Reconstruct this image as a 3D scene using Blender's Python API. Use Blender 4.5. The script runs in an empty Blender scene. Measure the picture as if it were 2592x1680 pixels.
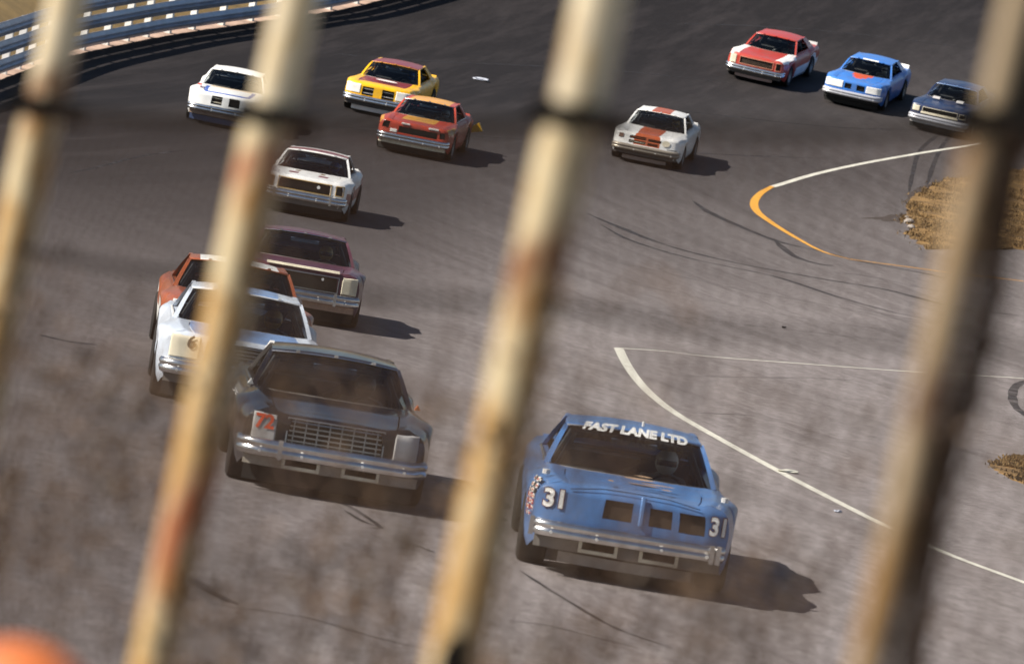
import bpy, bmesh, math, random
from mathutils import Vector, Matrix, noise
rnd = random.Random(7)
PI = math.pi

# ------------------------------------------------------------------ camera, sky, sun, exposure
scn = bpy.context.scene
CAM = Vector((0.0, 0.0, 7.2))
ROLL, PITCH = math.radians(10.0), math.radians(4.29)
FPX, CX, CY = 14400.0, 1296.0, 840.0            # 200 mm lens on 36 mm film
fw = Vector((0, math.cos(PITCH), -math.sin(PITCH)))
r0 = Vector((1, 0, 0)); u0 = r0.cross(fw)
RV = r0 * math.cos(ROLL) + u0 * math.sin(ROLL)
UV = -r0 * math.sin(ROLL) + u0 * math.cos(ROLL)
cam = bpy.data.cameras.new('camera')
cam.lens, cam.sensor_width = 200.0, 36.0
cam.clip_start, cam.clip_end = 0.1, 3000.0
cam.dof.use_dof = True
cam.dof.focus_distance = 82.0
cam.dof.aperture_fstop = 4.9
camo = bpy.data.objects.new('camera', cam)
bpy.context.collection.objects.link(camo)
camo.matrix_world = Matrix(((RV.x, UV.x, -fw.x, CAM.x), (RV.y, UV.y, -fw.y, CAM.y), (RV.z, UV.z, -fw.z, CAM.z), (0, 0, 0, 1)))
scn.camera = camo

SUN = Vector((-0.74, -0.14, 0.655)).normalized()     # direction towards the sun
world = bpy.data.worlds.new('World'); scn.world = world; world.use_nodes = True
wn = world.node_tree; wn.nodes.clear()
sky = wn.nodes.new('ShaderNodeTexSky'); sky.sky_type = 'NISHITA'; sky.sun_disc = False
sky.sun_elevation = math.asin(SUN.z); sky.sun_rotation = math.atan2(SUN.x, SUN.y)
bg = wn.nodes.new('ShaderNodeBackground'); bg.inputs['Strength'].default_value = 0.05
wo = wn.nodes.new('ShaderNodeOutputWorld')
wn.links.new(sky.outputs[0], bg.inputs['Color']); wn.links.new(bg.outputs[0], wo.inputs['Surface'])
sl = bpy.data.lights.new('sun', 'SUN'); sl.energy = 5.0; sl.angle = math.radians(0.53); sl.color = (1.0, 0.935, 0.845)
so = bpy.data.objects.new('sun', sl); bpy.context.collection.objects.link(so)
so.rotation_euler = SUN.to_track_quat('Z', 'Y').to_euler()
scn.view_settings.view_transform = 'Standard'; scn.view_settings.look = 'None'
scn.view_settings.gamma = 1.0; scn.view_settings.use_curve_mapping = False
scn.view_settings.exposure = 0.95
scn.cycles.use_denoising = True

# ------------------------------------------------------------------ helpers
COL = bpy.context.collection

def lin(h):
    h = h.lstrip('#'); o = []
    for i in (0, 2, 4):
        c = int(h[i:i + 2], 16) / 255.0
        o.append(c / 12.92 if c <= 0.04045 else ((c + 0.055) / 1.055) ** 2.4)
    return (o[0], o[1], o[2], 1.0)

MATS = {}

def mat(name, col, rough=0.5, metal=0.0, coat=0.0, spec=0.5, n_amt=0.0, n_scale=8.0, n_col=None, bump=0.0, b_scale=40.0, stretch=None):
    """principled material with object-space noise variation"""
    if name in MATS:
        return MATS[name]
    m = bpy.data.materials.new(name); m.use_nodes = True
    nt = m.node_tree; b = nt.nodes['Principled BSDF']
    if isinstance(col, str):
        col = lin(col)
    b.inputs['Base Color'].default_value = col
    b.inputs['Roughness'].default_value = rough
    b.inputs['Metallic'].default_value = metal
    b.inputs['Coat Weight'].default_value = coat
    b.inputs['Coat Roughness'].default_value = 0.08
    b.inputs['Specular IOR Level'].default_value = spec
    tc = None
    if n_amt > 0 or bump > 0:
        tc = nt.nodes.new('ShaderNodeTexCoord'); mp = nt.nodes.new('ShaderNodeMapping')
        if stretch: mp.inputs['Scale'].default_value = stretch
        nt.links.new(tc.outputs['Object'], mp.inputs['Vector'])
    if n_amt > 0:
        nz = nt.nodes.new('ShaderNodeTexNoise'); nz.inputs['Scale'].default_value = n_scale
        nz.inputs['Detail'].default_value = 6; nz.inputs['Roughness'].default_value = 0.65
        nt.links.new(mp.outputs[0], nz.inputs['Vector'])
        rp = nt.nodes.new('ShaderNodeValToRGB')
        rp.color_ramp.elements[0].position = 0.42; rp.color_ramp.elements[1].position = 0.72
        nt.links.new(nz.outputs['Fac'], rp.inputs['Fac'])
        mx = nt.nodes.new('ShaderNodeMix'); mx.data_type = 'RGBA'
        c2 = lin(n_col) if isinstance(n_col, str) else (n_col or tuple(x * 0.55 for x in col[:3]) + (1,))
        mx.inputs['A'].default_value = col; mx.inputs['B'].default_value = c2
        ml = nt.nodes.new('ShaderNodeMath'); ml.operation = 'MULTIPLY'; ml.inputs[1].default_value = n_amt
        nt.links.new(rp.outputs['Color'], ml.inputs[0]); nt.links.new(ml.outputs[0], mx.inputs['Factor'])
        nt.links.new(mx.outputs['Result'], b.inputs['Base Color'])
    if bump > 0:
        nb = nt.nodes.new('ShaderNodeTexNoise'); nb.inputs['Scale'].default_value = b_scale; nb.inputs['Detail'].default_value = 4
        nt.links.new(mp.outputs[0], nb.inputs['Vector'])
        bp = nt.nodes.new('ShaderNodeBump'); bp.inputs['Strength'].default_value = bump; bp.inputs['Distance'].default_value = 0.02
        nt.links.new(nb.outputs['Fac'], bp.inputs['Height']); nt.links.new(bp.outputs[0], b.inputs['Normal'])
    MATS[name] = m
    return m

def paint(name, hexc, rough=0.32):
    return mat('paint_' + name, hexc, rough, 0.0, 0.2, 0.4, 0.45, 3.0, '#6b6157')

def mesh(name, verts, faces, mats, parent=None, fm=None, smooth=True, angle=35):
    me = bpy.data.meshes.new(name)
    me.from_pydata([tuple(v) for v in verts], [], faces)
    if not isinstance(mats, (list, tuple)): mats = [mats]
    for m in mats: me.materials.append(m)
    if fm: me.polygons.foreach_set('material_index', fm)
    if smooth:
        me.polygons.foreach_set('use_smooth', [True] * len(me.polygons))
        me.set_sharp_from_angle(angle=math.radians(angle))
    me.update()
    return link(name, me, parent)

def link(name, data, parent=None):
    o = bpy.data.objects.new(name, data); COL.objects.link(o)
    if parent is not None: o.parent = parent
    return o

def tag(o, label=None, cat=None, group=None, kind=None):
    if label: o['label'] = label
    if cat: o['category'] = cat
    if group: o['group'] = group
    if kind: o['kind'] = kind
    return o

class MB:
    def __init__(s): s.v = []; s.f = []; s.m = []
    def add(s, vs, fs, mi=0):
        k = len(s.v); s.v += [Vector(v) for v in vs]
        for f in fs: s.f.append([i + k for i in f]); s.m.append(mi)
    def box(s, a, b, mi=0):
        x0, y0, z0 = a; x1, y1, z1 = b
        s.add([(x0, y0, z0), (x1, y0, z0), (x1, y1, z0), (x0, y1, z0), (x0, y0, z1), (x1, y0, z1), (x1, y1, z1), (x0, y1, z1)],
              [(0, 3, 2, 1), (4, 5, 6, 7), (0, 1, 5, 4), (1, 2, 6, 5), (2, 3, 7, 6), (3, 0, 4, 7)], mi)
    def tube(s, pts, rad, n=8, mi=0, cap=True, rads=None):
        pts = [Vector(p) for p in pts]; k = len(s.v); last = None
        for i, p in enumerate(pts):
            d = (pts[min(i + 1, len(pts) - 1)] - pts[max(i - 1, 0)]).normalized()
            if last is None:
                a = d.cross(Vector((0, 0, 1)) if abs(d.z) < 0.9 else Vector((1, 0, 0))).normalized()
            else:
                a = (last - d * last.dot(d)).normalized()
            last = a; b = d.cross(a)
            r = rads[i] if rads else rad
            for j in range(n):
                t = 2 * PI * j / n
                s.v.append(p + a * (r * math.cos(t)) + b * (r * math.sin(t)))
        for i in range(len(pts) - 1):
            for j in range(n):
                j2 = (j + 1) % n
                s.f.append([k + i * n + j, k + i * n + j2, k + (i + 1) * n + j2, k + (i + 1) * n + j]); s.m.append(mi)
        if cap:
            s.f.append([k + j for j in range(n)][::-1]); s.m.append(mi)
            e = k + (len(pts) - 1) * n
            s.f.append([e + j for j in range(n)]); s.m.append(mi)
    def prism(s, sec, path, mi=0, cap=True):
        """sections: list of point loops with the same count"""
        k = len(s.v); n = len(sec[0])
        for loop in sec: s.v += [Vector(p) for p in loop]
        for i in range(len(sec) - 1):
            for j in range(n):
                j2 = (j + 1) % n
                s.f.append([k + i * n + j, k + i * n + j2, k + (i + 1) * n + j2, k + (i + 1) * n + j]); s.m.append(mi)
        if cap:
            s.f.append([k + j for j in range(n)][::-1]); s.m.append(mi)
            e = k + (len(sec) - 1) * n
            s.f.append([e + j for j in range(n)]); s.m.append(mi)
    def grid(s, rows, mi=0, flip=False):
        k = len(s.v); n = len(rows[0])
        for r in rows: s.v += [Vector(p) for p in r]
        for i in range(len(rows) - 1):
            for j in range(n - 1):
                q = [k + i * n + j, k + i * n + j + 1, k + (i + 1) * n + j + 1, k + (i + 1) * n + j]
                s.f.append(q[::-1] if flip else q); s.m.append(mi)
    def build(s, name, mats, parent=None, smooth=True, angle=35):
        return mesh(name, s.v, s.f, mats, parent, s.m, smooth, angle)

# ------------------------------------------------------------------ the lie of the land
def ground_z(x, y):
    x = max(-45.0, min(45.0, x)); X = x / 10.0
    yy = max(10.0, y); t = (yy - 100) / 100.0
    def poly(t): return -7.168 + 0.008 * X - 1.818 * t + 3.633 * t * t - 0.198 * X * t + 5.004 * t ** 3 + 0.03 * X * X
    T1 = 0.86
    if t <= T1: z = poly(t)
    else:
        sl_ = -1.818 + 7.266 * T1 - 0.198 * X + 15.012 * T1 * T1
        d = t - T1; q = min(d, 1.4)
        z = poly(T1) + sl_ * (q - q * q / 2.8)
    return z + 7.2

def ray(px, py):
    return (fw + RV * ((px - CX) / FPX) - UV * ((py - CY) / FPX))

def hit(px, py, lift=0.0):
    """where the line of sight through a photograph pixel meets the track"""
    d = ray(px, py); t = 20.0
    def f(t):
        p = CAM + d * t; return p.z - ground_z(p.x, p.y)
    while f(t) > 0 and t < 500: t += 2.0
    lo, hi = t - 2.0, t
    for _ in range(30):
        m = (lo + hi) / 2
        if f(m) > 0: lo = m
        else: hi = m
    p = CAM + d * hi
    p.z = ground_z(p.x, p.y) + lift
    return p

def ground_normal(x, y):
    e = 0.5
    gx = (ground_z(x + e, y) - ground_z(x - e, y)) / (2 * e); gy = (ground_z(x, y + e) - ground_z(x, y - e)) / (2 * e)
    return Vector((-gx, -gy, 1)).normalized()

def spline(pts, n):
    """catmull-rom through points"""
    P = [Vector(p) for p in pts]; out = []
    P = [P[0] * 2 - P[1]] + P + [P[-1] * 2 - P[-2]]
    for i in range(1, len(P) - 2):
        for k in range(n):
            t = k / n; a, b, c, d = P[i - 1], P[i], P[i + 1], P[i + 2]
            out.append(0.5 * ((2 * b) + (c - a) * t + (2 * a - 5 * b + 4 * c - d) * t * t + (3 * b - a - 3 * c + d) * t ** 3))
    out.append(P[-2]); return out

# ---- asphalt: grey near part, darker with distance and towards the left, streaks along the lanes
def asphalt_material():
    m = bpy.data.materials.new('asphalt'); m.use_nodes = True; nt = m.node_tree; N = nt.nodes; L = nt.links
    b = N['Principled BSDF']; b.inputs['Roughness'].default_value = 0.82; b.inputs['Specular IOR Level'].default_value = 0.12
    tc = N.new('ShaderNodeTexCoord'); sep = N.new('ShaderNodeSeparateXYZ'); L.new(tc.outputs['Object'], sep.inputs[0])
    def math_(op, a, bb, clamp=False):
        n = N.new('ShaderNodeMath'); n.operation = op; n.use_clamp = clamp
        for i, v in enumerate((a, bb)):
            if isinstance(v, (int, float)): n.inputs[i].default_value = v
            else: L.new(v, n.inputs[i])
        return n.outputs[0]
    def noise_(scale, sc3=None, detail=5, rough=0.6, rot=0.0):
        m0 = N.new('ShaderNodeMapping'); L.new(tc.outputs['Object'], m0.inputs[0]); m0.inputs['Rotation'].default_value = (0, 0, rot)
        mp = N.new('ShaderNodeMapping'); L.new(m0.outputs[0], mp.inputs[0])
        if sc3: mp.inputs['Scale'].default_value = sc3
        n = N.new('ShaderNodeTexNoise'); n.inputs['Scale'].default_value = scale; n.inputs['Detail'].default_value = detail
        n.inputs['Roughness'].default_value = rough; L.new(mp.outputs[0], n.inputs['Vector']); return n.outputs['Fac']
    def mix(f, a, bb):
        n = N.new('ShaderNodeMix'); n.data_type = 'RGBA'
        if isinstance(f, (int, float)): n.inputs['Factor'].default_value = f
        else: L.new(f, n.inputs['Factor'])
        for k, v in (('A', a), ('B', bb)):
            if isinstance(v, tuple): n.inputs[k].default_value = v
            else: L.new(v, n.inputs[k])
        return n.outputs['Result']
    # tone darkens gradually with distance, its edge warped by noise
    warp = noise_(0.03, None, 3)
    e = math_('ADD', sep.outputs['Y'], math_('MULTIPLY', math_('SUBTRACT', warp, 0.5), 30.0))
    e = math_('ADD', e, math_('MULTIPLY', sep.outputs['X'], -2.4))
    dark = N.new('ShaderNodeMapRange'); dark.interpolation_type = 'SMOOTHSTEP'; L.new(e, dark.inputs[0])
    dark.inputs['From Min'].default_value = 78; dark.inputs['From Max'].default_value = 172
    fine = noise_(7.0, (1, 0.35, 1), 10, 0.85); streak = noise_(1.0, (1.3, 0.045, 1), 7, 0.72, -0.30); patch = noise_(0.22, (1, 0.45, 1), 4, 0.6)
    streak2 = noise_(1.4, (1.0, 0.03, 1), 6, 0.72, 0.22)
    near_tone = mix(patch, (0.220, 0.196, 0.190, 1), (0.335, 0.300, 0.292, 1))
    near_tone = mix(math_('MULTIPLY', math_('SUBTRACT', streak, 0.44, True), 3.2, True), near_tone, (0.160, 0.139, 0.134, 1))
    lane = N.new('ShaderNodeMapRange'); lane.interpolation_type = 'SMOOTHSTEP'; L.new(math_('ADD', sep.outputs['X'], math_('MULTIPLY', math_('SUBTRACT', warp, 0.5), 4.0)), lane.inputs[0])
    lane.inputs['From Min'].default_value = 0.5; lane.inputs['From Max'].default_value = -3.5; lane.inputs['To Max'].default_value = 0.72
    near_tone = mix(lane.outputs[0], near_tone, (0.088, 0.074, 0.071, 1))      # darker towards the left side
    new = mix(patch, (0.0065, 0.0054, 0.0055, 1), (0.014, 0.0115, 0.0115, 1))  # darker tone for the far part
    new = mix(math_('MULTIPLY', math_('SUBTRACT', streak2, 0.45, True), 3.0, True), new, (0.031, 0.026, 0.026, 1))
    c = mix(dark.outputs[0], near_tone, new)
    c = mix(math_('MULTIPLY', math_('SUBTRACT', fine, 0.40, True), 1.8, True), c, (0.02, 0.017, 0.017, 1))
    L.new(c, b.inputs['Base Color'])
    bp = N.new('ShaderNodeBump'); bp.inputs['Strength'].default_value = 0.35; bp.inputs['Distance'].default_value = 0.01
    L.new(noise_(60.0, None, 4), bp.inputs['Height']); L.new(bp.outputs[0], b.inputs['Normal'])
    return m

def lines_(a, b, n): return [a + (b - a) * i / n for i in range(n + 1)]
gx_ = [-900, -400, -200, -100, -70] + lines_(-45, 45, 60) + [70, 100, 200, 400, 900]
gy_ = [-300, -100, -40, -10, 10] + lines_(20, 230, 120) + [250, 280, 320, 360, 450, 700, 1400]
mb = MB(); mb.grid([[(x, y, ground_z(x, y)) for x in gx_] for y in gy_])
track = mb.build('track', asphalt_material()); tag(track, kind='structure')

def ribbon(name, pix, width, m, lift, parent, n=10, taper=False, jitter=0.0, wfun=None):
    """a painted line or tyre mark laid on the track along photograph points"""
    P = spline([hit(x, y) for x, y in pix], n); rows = []
    for i, p in enumerate(P):
        d = (P[min(i + 1, len(P) - 1)] - P[max(i - 1, 0)]); d.z = 0; d.normalize()
        s = Vector((-d.y, d.x, 0)); k = i / (len(P) - 1)
        w = wfun(k) if wfun else width
        if taper: w *= min(1, 6 * k + 0.15, 6 * (1 - k) + 0.15)
        w *= 1 + jitter * (rnd.random() - 0.5)
        row = []
        for q in (-1, 1):
            v = p + s * (w / 2 * q); v.z = ground_z(v.x, v.y) + lift; row.append(v)
        rows.append(row)
    b = MB(); b.grid(rows, flip=True)
    return b.build(name, m, parent, smooth=False)

m_white = mat('road_paint_white', '#d6d3c4', 0.7, n_amt=0.55, n_scale=6, n_col='#8b8580')
m_yellow = mat('road_paint_yellow', '#d99a2b', 0.7, n_amt=0.35, n_scale=5, n_col='#8d7a58')

def mark_material():
    m = bpy.data.materials.new('tyre_rubber_mark'); m.use_nodes = True; nt = m.node_tree; b = nt.nodes['Principled BSDF']
    b.inputs['Base Color'].default_value = (0.022, 0.020, 0.021, 1); b.inputs['Roughness'].default_value = 0.7
    tc = nt.nodes.new('ShaderNodeTexCoord'); nz = nt.nodes.new('ShaderNodeTexNoise'); nz.inputs['Scale'].default_value = 1.1; nz.inputs['Detail'].default_value = 8
    rp = nt.nodes.new('ShaderNodeValToRGB'); rp.color_ramp.elements[0].position = 0.3; rp.color_ramp.elements[0].color = (0.25, 0.25, 0.25, 1)
    rp.color_ramp.elements[1].position = 0.66; rp.color_ramp.elements[1].color = (0.85, 0.85, 0.85, 1)
    nt.links.new(tc.outputs['Object'], nz.inputs['Vector']); nt.links.new(nz.outputs['Fac'], rp.inputs['Fac']); nt.links.new(rp.outputs['Color'], b.inputs['Alpha'])
    return m
m_mark = mark_material()

ribbon('painted_line', [(3600, 215), (3100, 277), (2700, 330), (2592, 345), (2460, 368), (2330, 388), (2180, 415), (2060, 442), (1955, 473)], 0.17, m_white, 0.005, track, wfun=lambda k: 0.09 + 0.08 * k)
ribbon('painted_line', [(1955, 472), (1925, 490), (1909, 512), (1916, 535), (1950, 562), (2020, 605), (2085, 638), (2150, 656)], 0.3, m_yellow, 0.006, track,
       wfun=lambda k: 0.12 + 0.11 * math.sin(PI * min(1, k * 1.25)) if k < 0.8 else 0.15 - 0.35 * (k - 0.8))
ribbon('painted_line', [(2150, 656), (2215, 665), (2300, 676), (2420, 692), (2592, 712), (3000, 765), (3600, 850)], 0.10, m_yellow, 0.005, track)
ribbon('painted_line', [(1562, 881), (1680, 889), (1800, 903), (2050, 922), (2310, 941), (2592, 958), (3000, 990), (3600, 1040)], 0.085, m_white, 0.005, track)
ribbon('painted_line', [(1566, 882), (1585, 920), (1612, 960), (1650, 1000), (1710, 1046), (1820, 1110), (1985, 1200), (2120, 1270), (2230, 1325), (2400, 1402), (2592, 1474), (3000, 1625), (3600, 1860)],
       0.2, m_white, 0.0055, track, wfun=lambda k: 0.17 - 0.06 * k)
marks = [
    ([(1480, 538), (1560, 572), (1690, 622), (1860, 665), (2080, 706), (2250, 735), (2420, 778), (2592, 800)], 0.26),
    ([(1520, 568), (1600, 610), (1750, 655), (1960, 700), (2110, 748), (2260, 790), (2420, 822)], 0.18),
    ([(1752, 508), (1810, 545), (1960, 608), (2060, 632), (2180, 662), (2330, 690), (2420, 712)], 0.26),
    ([(1960, 608), (2010, 648), (2070, 668), (2110, 672)], 0.24),
    ([(2120, 690), (2200, 700), (2400, 740), (2592, 752)], 0.08),
    ([(2300, 492), (2310, 440), (2330, 380), (2390, 330), (2440, 300)], 0.13),
    ([(2345, 475), (2362, 420), (2385, 370), (2420, 330), (2470, 290)], 0.13),
    ([(1500, 650), (1680, 690), (1860, 730), (2080, 770), (2300, 812), (2480, 830)], 0.06),
    ([(1480, 690), (1700, 740), (2000, 800), (2340, 850)], 0.05),
    ([(1430, 760), (1700, 800), (2000, 835), (2320, 870)], 0.05),
    ([(2170, 780), (2260, 800), (2400, 822)], 0.10),
    ([(480, 1460), (520, 1490), (565, 1515), (600, 1530)], 0.13),
    ([(820, 1262), (880, 1280), (930, 1310), (970, 1338)], 0.06),
    ([(870, 1290), (920, 1320), (965, 1336), (905, 1334)], 0.05),
    ([(1045, 1378), (1075, 1388), (1100, 1400)], 0.07),
    ([(1310, 1440), (1420, 1510), (1560, 1590), (1700, 1640)], 0.05),
    ([(1290, 1570), (1400, 1585), (1500, 1612), (1620, 1640)], 0.05),
    ([(540, 1530), (760, 1560), (980, 1620), (1250, 1680)], 0.04),
    ([(105, 848), (150, 860), (200, 868), (245, 872)], 0.20),
    ([(170, 440), (260, 420), (360, 395), (470, 380)], 0.08),
    ([(1270, 405), (1360, 418), (1440, 426)], 0.10),
    ([(800, 318), (980, 330), (1300, 352), (1500, 372), (1800, 390), (2100, 402)], 0.12),
    ([(1560, 260), (1800, 290), (2100, 322), (2330, 330)], 0.10),
    ([(700, 120), (1000, 150), (1500, 175), (1900, 215)], 0.08),
    ([(1650, 60), (1900, 66), (2200, 90), (2500, 130)], 0.08),
    ([(2300, 985), (2120, 960), (1900, 955), (1700, 950)], 0.04),
    ([(2592, 962), (2566, 985), (2566, 1020), (2592, 1052)], 0.16),
    ([(2050, 1075), (1900, 1052), (1750, 1045)], 0.04),
]
for px, w in marks:
    ribbon('skid_mark', px, w, m_mark, 0.0035 + 0.0001 * rnd.random(), track, 8, True, 0.3)

# ---- dry grass islands inside the white lines
def grass_patch(name, outline, label, hgt, blades, seed):
    r = random.Random(seed)
    P0 = [hit(x, y) for x, y in outline]; P0 = spline(P0 + P0[:1], 6)[:-1]
    cc = sum(P0, Vector()) / len(P0)
    P = [cc + (p - cc) * (1 + 0.05 * noise.noise(p * 1.1) + 0.035 * noise.noise(p * 4.0)) for p in P0]
    c = sum(P, Vector()) / len(P)
    b = MB(); rings = []
    for k, s in enumerate((1.0, 0.985, 0.85, 0.6, 0.3)):
        ring = []
        for p in P:
            q = c + (p - c) * s; nz = noise.noise(q * 0.9) * 0.5 + noise.noise(q * 2.7) * 0.25
            q.z = ground_z(q.x, q.y) + (-0.03 if k == 0 else hgt * (0.35, 0.6, 0.85, 1.0)[k - 1] * (1 + nz))
            ring.append(q)
        rings.append(ring)
    n = len(P)
    for ring in rings: b.v += ring
    for k in range(len(rings) - 1):
        for j in range(n):
            j2 = (j + 1) % n
            b.f.append([k * n + j, k * n + j2, (k + 1) * n + j2, (k + 1) * n + j]); b.m.append(0)
    b.v.append(c + Vector((0, 0, ground_z(c.x, c.y) - c.z + hgt))); t = len(b.v) - 1
    for j in range(n): b.f.append([(len(rings) - 1) * n + j, (len(rings) - 1) * n + (j + 1) % n, t]); b.m.append(0)
    m = mat('dry_turf', '#8a6a3a', 0.95, n_amt=1.0, n_scale=1.6, n_col='#3a2c1a', bump=0.8, b_scale=5)
    o = b.build(name, m, None); tag(o, kind='structure')
    g = MB(); bm_ = [mat('straw_pale', '#8f744a', 0.9), mat('straw_mid', '#6c5634', 0.9), mat('straw_dark', '#3e3220', 0.9)]
    for _ in range(blades):
        j = r.randrange(n); a, d = P[j], P[(j + 1) % n]; k1, k2 = math.sqrt(r.random()) * (1.0 if r.random() < 0.93 else 1.05), r.random()
        q = c + ((a + (d - a) * k2) - c) * k1
        cl = 0.6 * noise.noise(q * 0.8) + 0.6 * noise.noise(q * 2.3)
        if r.random() > 0.42 + 1.7 * cl: continue
        z = ground_z(q.x, q.y) + hgt * (0.35 + 0.65 * (1 - k1)) * 0.9
        h = hgt * (0.25 + r.random() * 0.8); a = r.random() * 2 * PI; w = 0.014
        q.z = z; s = Vector((math.cos(a), math.sin(a), 0)) * w; ln = Vector((r.gauss(0, 0.5), r.gauss(0, 0.5), 1)) * h
        g.add([q - s, q + s, q + s * 0.6 + ln * 0.6, q - s * 0.1 + ln], [(0, 1, 2, 3)], r.choice((0, 0, 1, 1, 2)) if cl > -0.05 else r.choice((1, 2, 2)))
    go = g.build('dry_grass', bm_, None, smooth=False); tag(go, label, 'grass', kind='stuff')
    return o

isl = [(2284, 560), (2292, 535), (2302, 512), (2322, 490), (2360, 472), (2420, 455), (2500, 440), (2592, 425), (2680, 412), (3000, 365), (3500, 330), (3520, 520), (3300, 660), (2900, 645), (2600, 632), (2500, 632), (2400, 632), (2345, 630), (2315, 612), (2298, 590)]
grass_patch('grass_island', isl, 'dry tan grass on the island inside the yellow curve', 0.09, 70000, 3)
isl2 = [(2502, 1178), (2540, 1165), (2592, 1155), (2680, 1148), (3000, 1140), (3500, 1170), (3500, 1420), (3000, 1330), (2720, 1262), (2592, 1222), (2540, 1200)]
for px_, sz in (((2300, 566), 0.16), ((2306, 578), 0.11), ((2296, 553), 0.08)):
    p = hit(*px_); r_ = random.Random(int(sz * 999)); bm = bmesh.new(); bmesh.ops.create_icosphere(bm, subdivisions=2, radius=sz)
    for v in bm.verts: v.co = v.co * (0.8 + 0.4 * r_.random()); v.co.z = v.co.z * 0.6 + sz * 0.3
    me = bpy.data.meshes.new('stone'); bm.to_mesh(me); bm.free(); me.materials.append(mat('pale_stone', '#9a9188', 0.9, n_amt=0.5, n_scale=20))
    st = link('stone', me); st.location = p; tag(st, {0.16: 'largest pale stone at the tip of the dry grass island', 0.11: 'middle sized pale stone at the grass island edge, lowest of three', 0.08: 'smallest pale stone at the tip of the dry grass island'}[sz], 'stone', 'stones at the grass edge')
grass_patch('grass_island', isl2, 'dry tan grass wedge at the right edge by the white line', 0.05, 40000, 4)
for px in ([(2268, 548), (2288, 560), (2300, 556)], [(2180, 553), (2240, 552), (2270, 545), (2290, 552)], [(2235, 560), (2262, 556), (2284, 566)]):
    ribbon('dirt_streak', px, 0.25, mat('spilled_dirt', '#3a302a', 0.95), 0.0045, track, 6, True, 0.5)
ribbon('dirt_streak', [(2300, 505), (2330, 484), (2400, 460), (2490, 443)], 0.35, mat('spilled_dirt', '#3a302a', 0.95), 0.0045, track, 6, True, 0.5)

# ------------------------------------------------------------------ outer guardrail and the bank behind it
rail_px = [(-160, 250), (7, 195), (120, 155), (231, 127), (394, 94), (520, 74), (643, 56), (760, 38), (860, 23)]
rail_pts = [hit(x, y) for x, y in rail_px]
e = rail_pts[-1]
first = rail_pts[0]
rail_pts = [Vector((first.x - 1.2, first.y - 26, 0)), Vector((first.x - 0.7, first.y - 12, 0))] + rail_pts + [Vector((e.x + 3.4, e.y + 11, 0)), Vector((e.x + 8, e.y + 22, 0)), Vector((e.x + 15, e.y + 34, 0)), Vector((e.x + 28, e.y + 50, 0))]
rp_ = []
for p in spline([(p.x, p.y, 0) for p in rail_pts], 10):
    if not rp_ or (p - rp_[-1]).length > 0.4: rp_.append(p)
def side_of(i, P):
    d = P[min(i + 1, len(P) - 1)] - P[max(i - 1, 0)]; d.z = 0; d.normalize(); return Vector((d.y, -d.x, 0))   # towards the track
guard = bpy.data.objects.new('guardrail', None); COL.objects.link(guard)
guard.location = (rp_[0].x, rp_[0].y, ground_z(rp_[0].x, rp_[0].y))
tag(guard, 'long grey triple steel guardrail on pale posts round the outside of the turn', 'guardrail')
gl = guard.location.copy()
m_rail = mat('galvanised_rail', '#a3adbf', 0.36, 0.45, n_amt=0.5, n_scale=1.2, n_col='#5a5e6a')
m_post = mat('pale_post', '#e8e6de', 0.6, n_amt=0.3, n_scale=3)
W = [(0.0, 0.0), (0.0, 0.03), (0.055, 0.075), (0.055, 0.115), (0.0, 0.155), (0.055, 0.195), (0.055, 0.235), (0.0, 0.28), (0.0, 0.31)]
W = [(a * 1.1, b * 1.22) for a, b in W]
for zb_ in (0.11, 0.605, 1.10):
    rows = []
    for i, p in enumerate(rp_):
        s = side_of(i, rp_); g = ground_z(p.x, p.y)
        loop = [p + s * a + Vector((0, 0, g + zb_ + b)) for a, b in W] + [p + s * (a - 0.012) + Vector((0, 0, g + zb_ + b)) for a, b in W[::-1]]
        rows.append([v - gl for v in loop + loop[:1]])
    b = MB(); b.grid(rows); b.build('rail_beam', m_rail, guard, angle=50)
pm = MB(); pm.box((-0.09, -0.08, -0.3), (0.09, 0.08, 1.38)); pme = None
acc = 0.0; prev = rp_[0]
for i, p in enumerate(rp_):
    acc += (p - prev).length; prev = p
    if i and acc < 1.75: continue
    acc = 0.0
    s = side_of(i, rp_); q = p - s * 0.13; q = Vector((q.x, q.y, ground_z(p.x, p.y))) - gl
    if pme is None:
        o = pm.build('post', m_post, guard, smooth=False); pme = o.data
    else: o = link('post', pme, guard)
    o.location = q; o.rotation_euler = (0, 0, math.atan2(s.y, s.x))
# verge of pale dirt under the rail and the grassy bank behind
rows = []; rows2 = []
for i, p in enumerate(rp_):
    s = side_of(i, rp_)
    rows.append([Vector((q.x, q.y, ground_z(q.x, q.y) + 0.012 + 0.02 * noise.noise(q * 1.5))) for q in (p + s * (0.10 + 0.12 * noise.noise(p * 0.7)), p - s * 0.2, p - s * 0.7)])
    g = ground_z(p.x, p.y); r2 = []
    for dist, h in ((0.55, -0.05), (1.0, 0.25), (2.2, 0.9), (4.5, 2.0), (9, 3.4), (20, 5.0), (60, 6.5)):
        q = p - s * dist; r2.append(Vector((q.x, q.y, g + h * (1 + 0.12 * noise.noise(q * 0.4)))))
    rows2.append(r2)
b = MB(); b.grid(rows); o = b.build('verge', mat('pale_dirt', '#a58a78', 0.95, n_amt=0.8, n_scale=1.5, n_col='#5a4a40')); tag(o, kind='structure')
b = MB(); b.grid(rows2); o = b.build('grass_bank', mat('bank_grass', '#8a7040', 0.95, n_amt=0.8, n_scale=0.6, n_col='#5b4a28', bump=0.8, b_scale=3)); tag(o, kind='structure')

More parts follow.
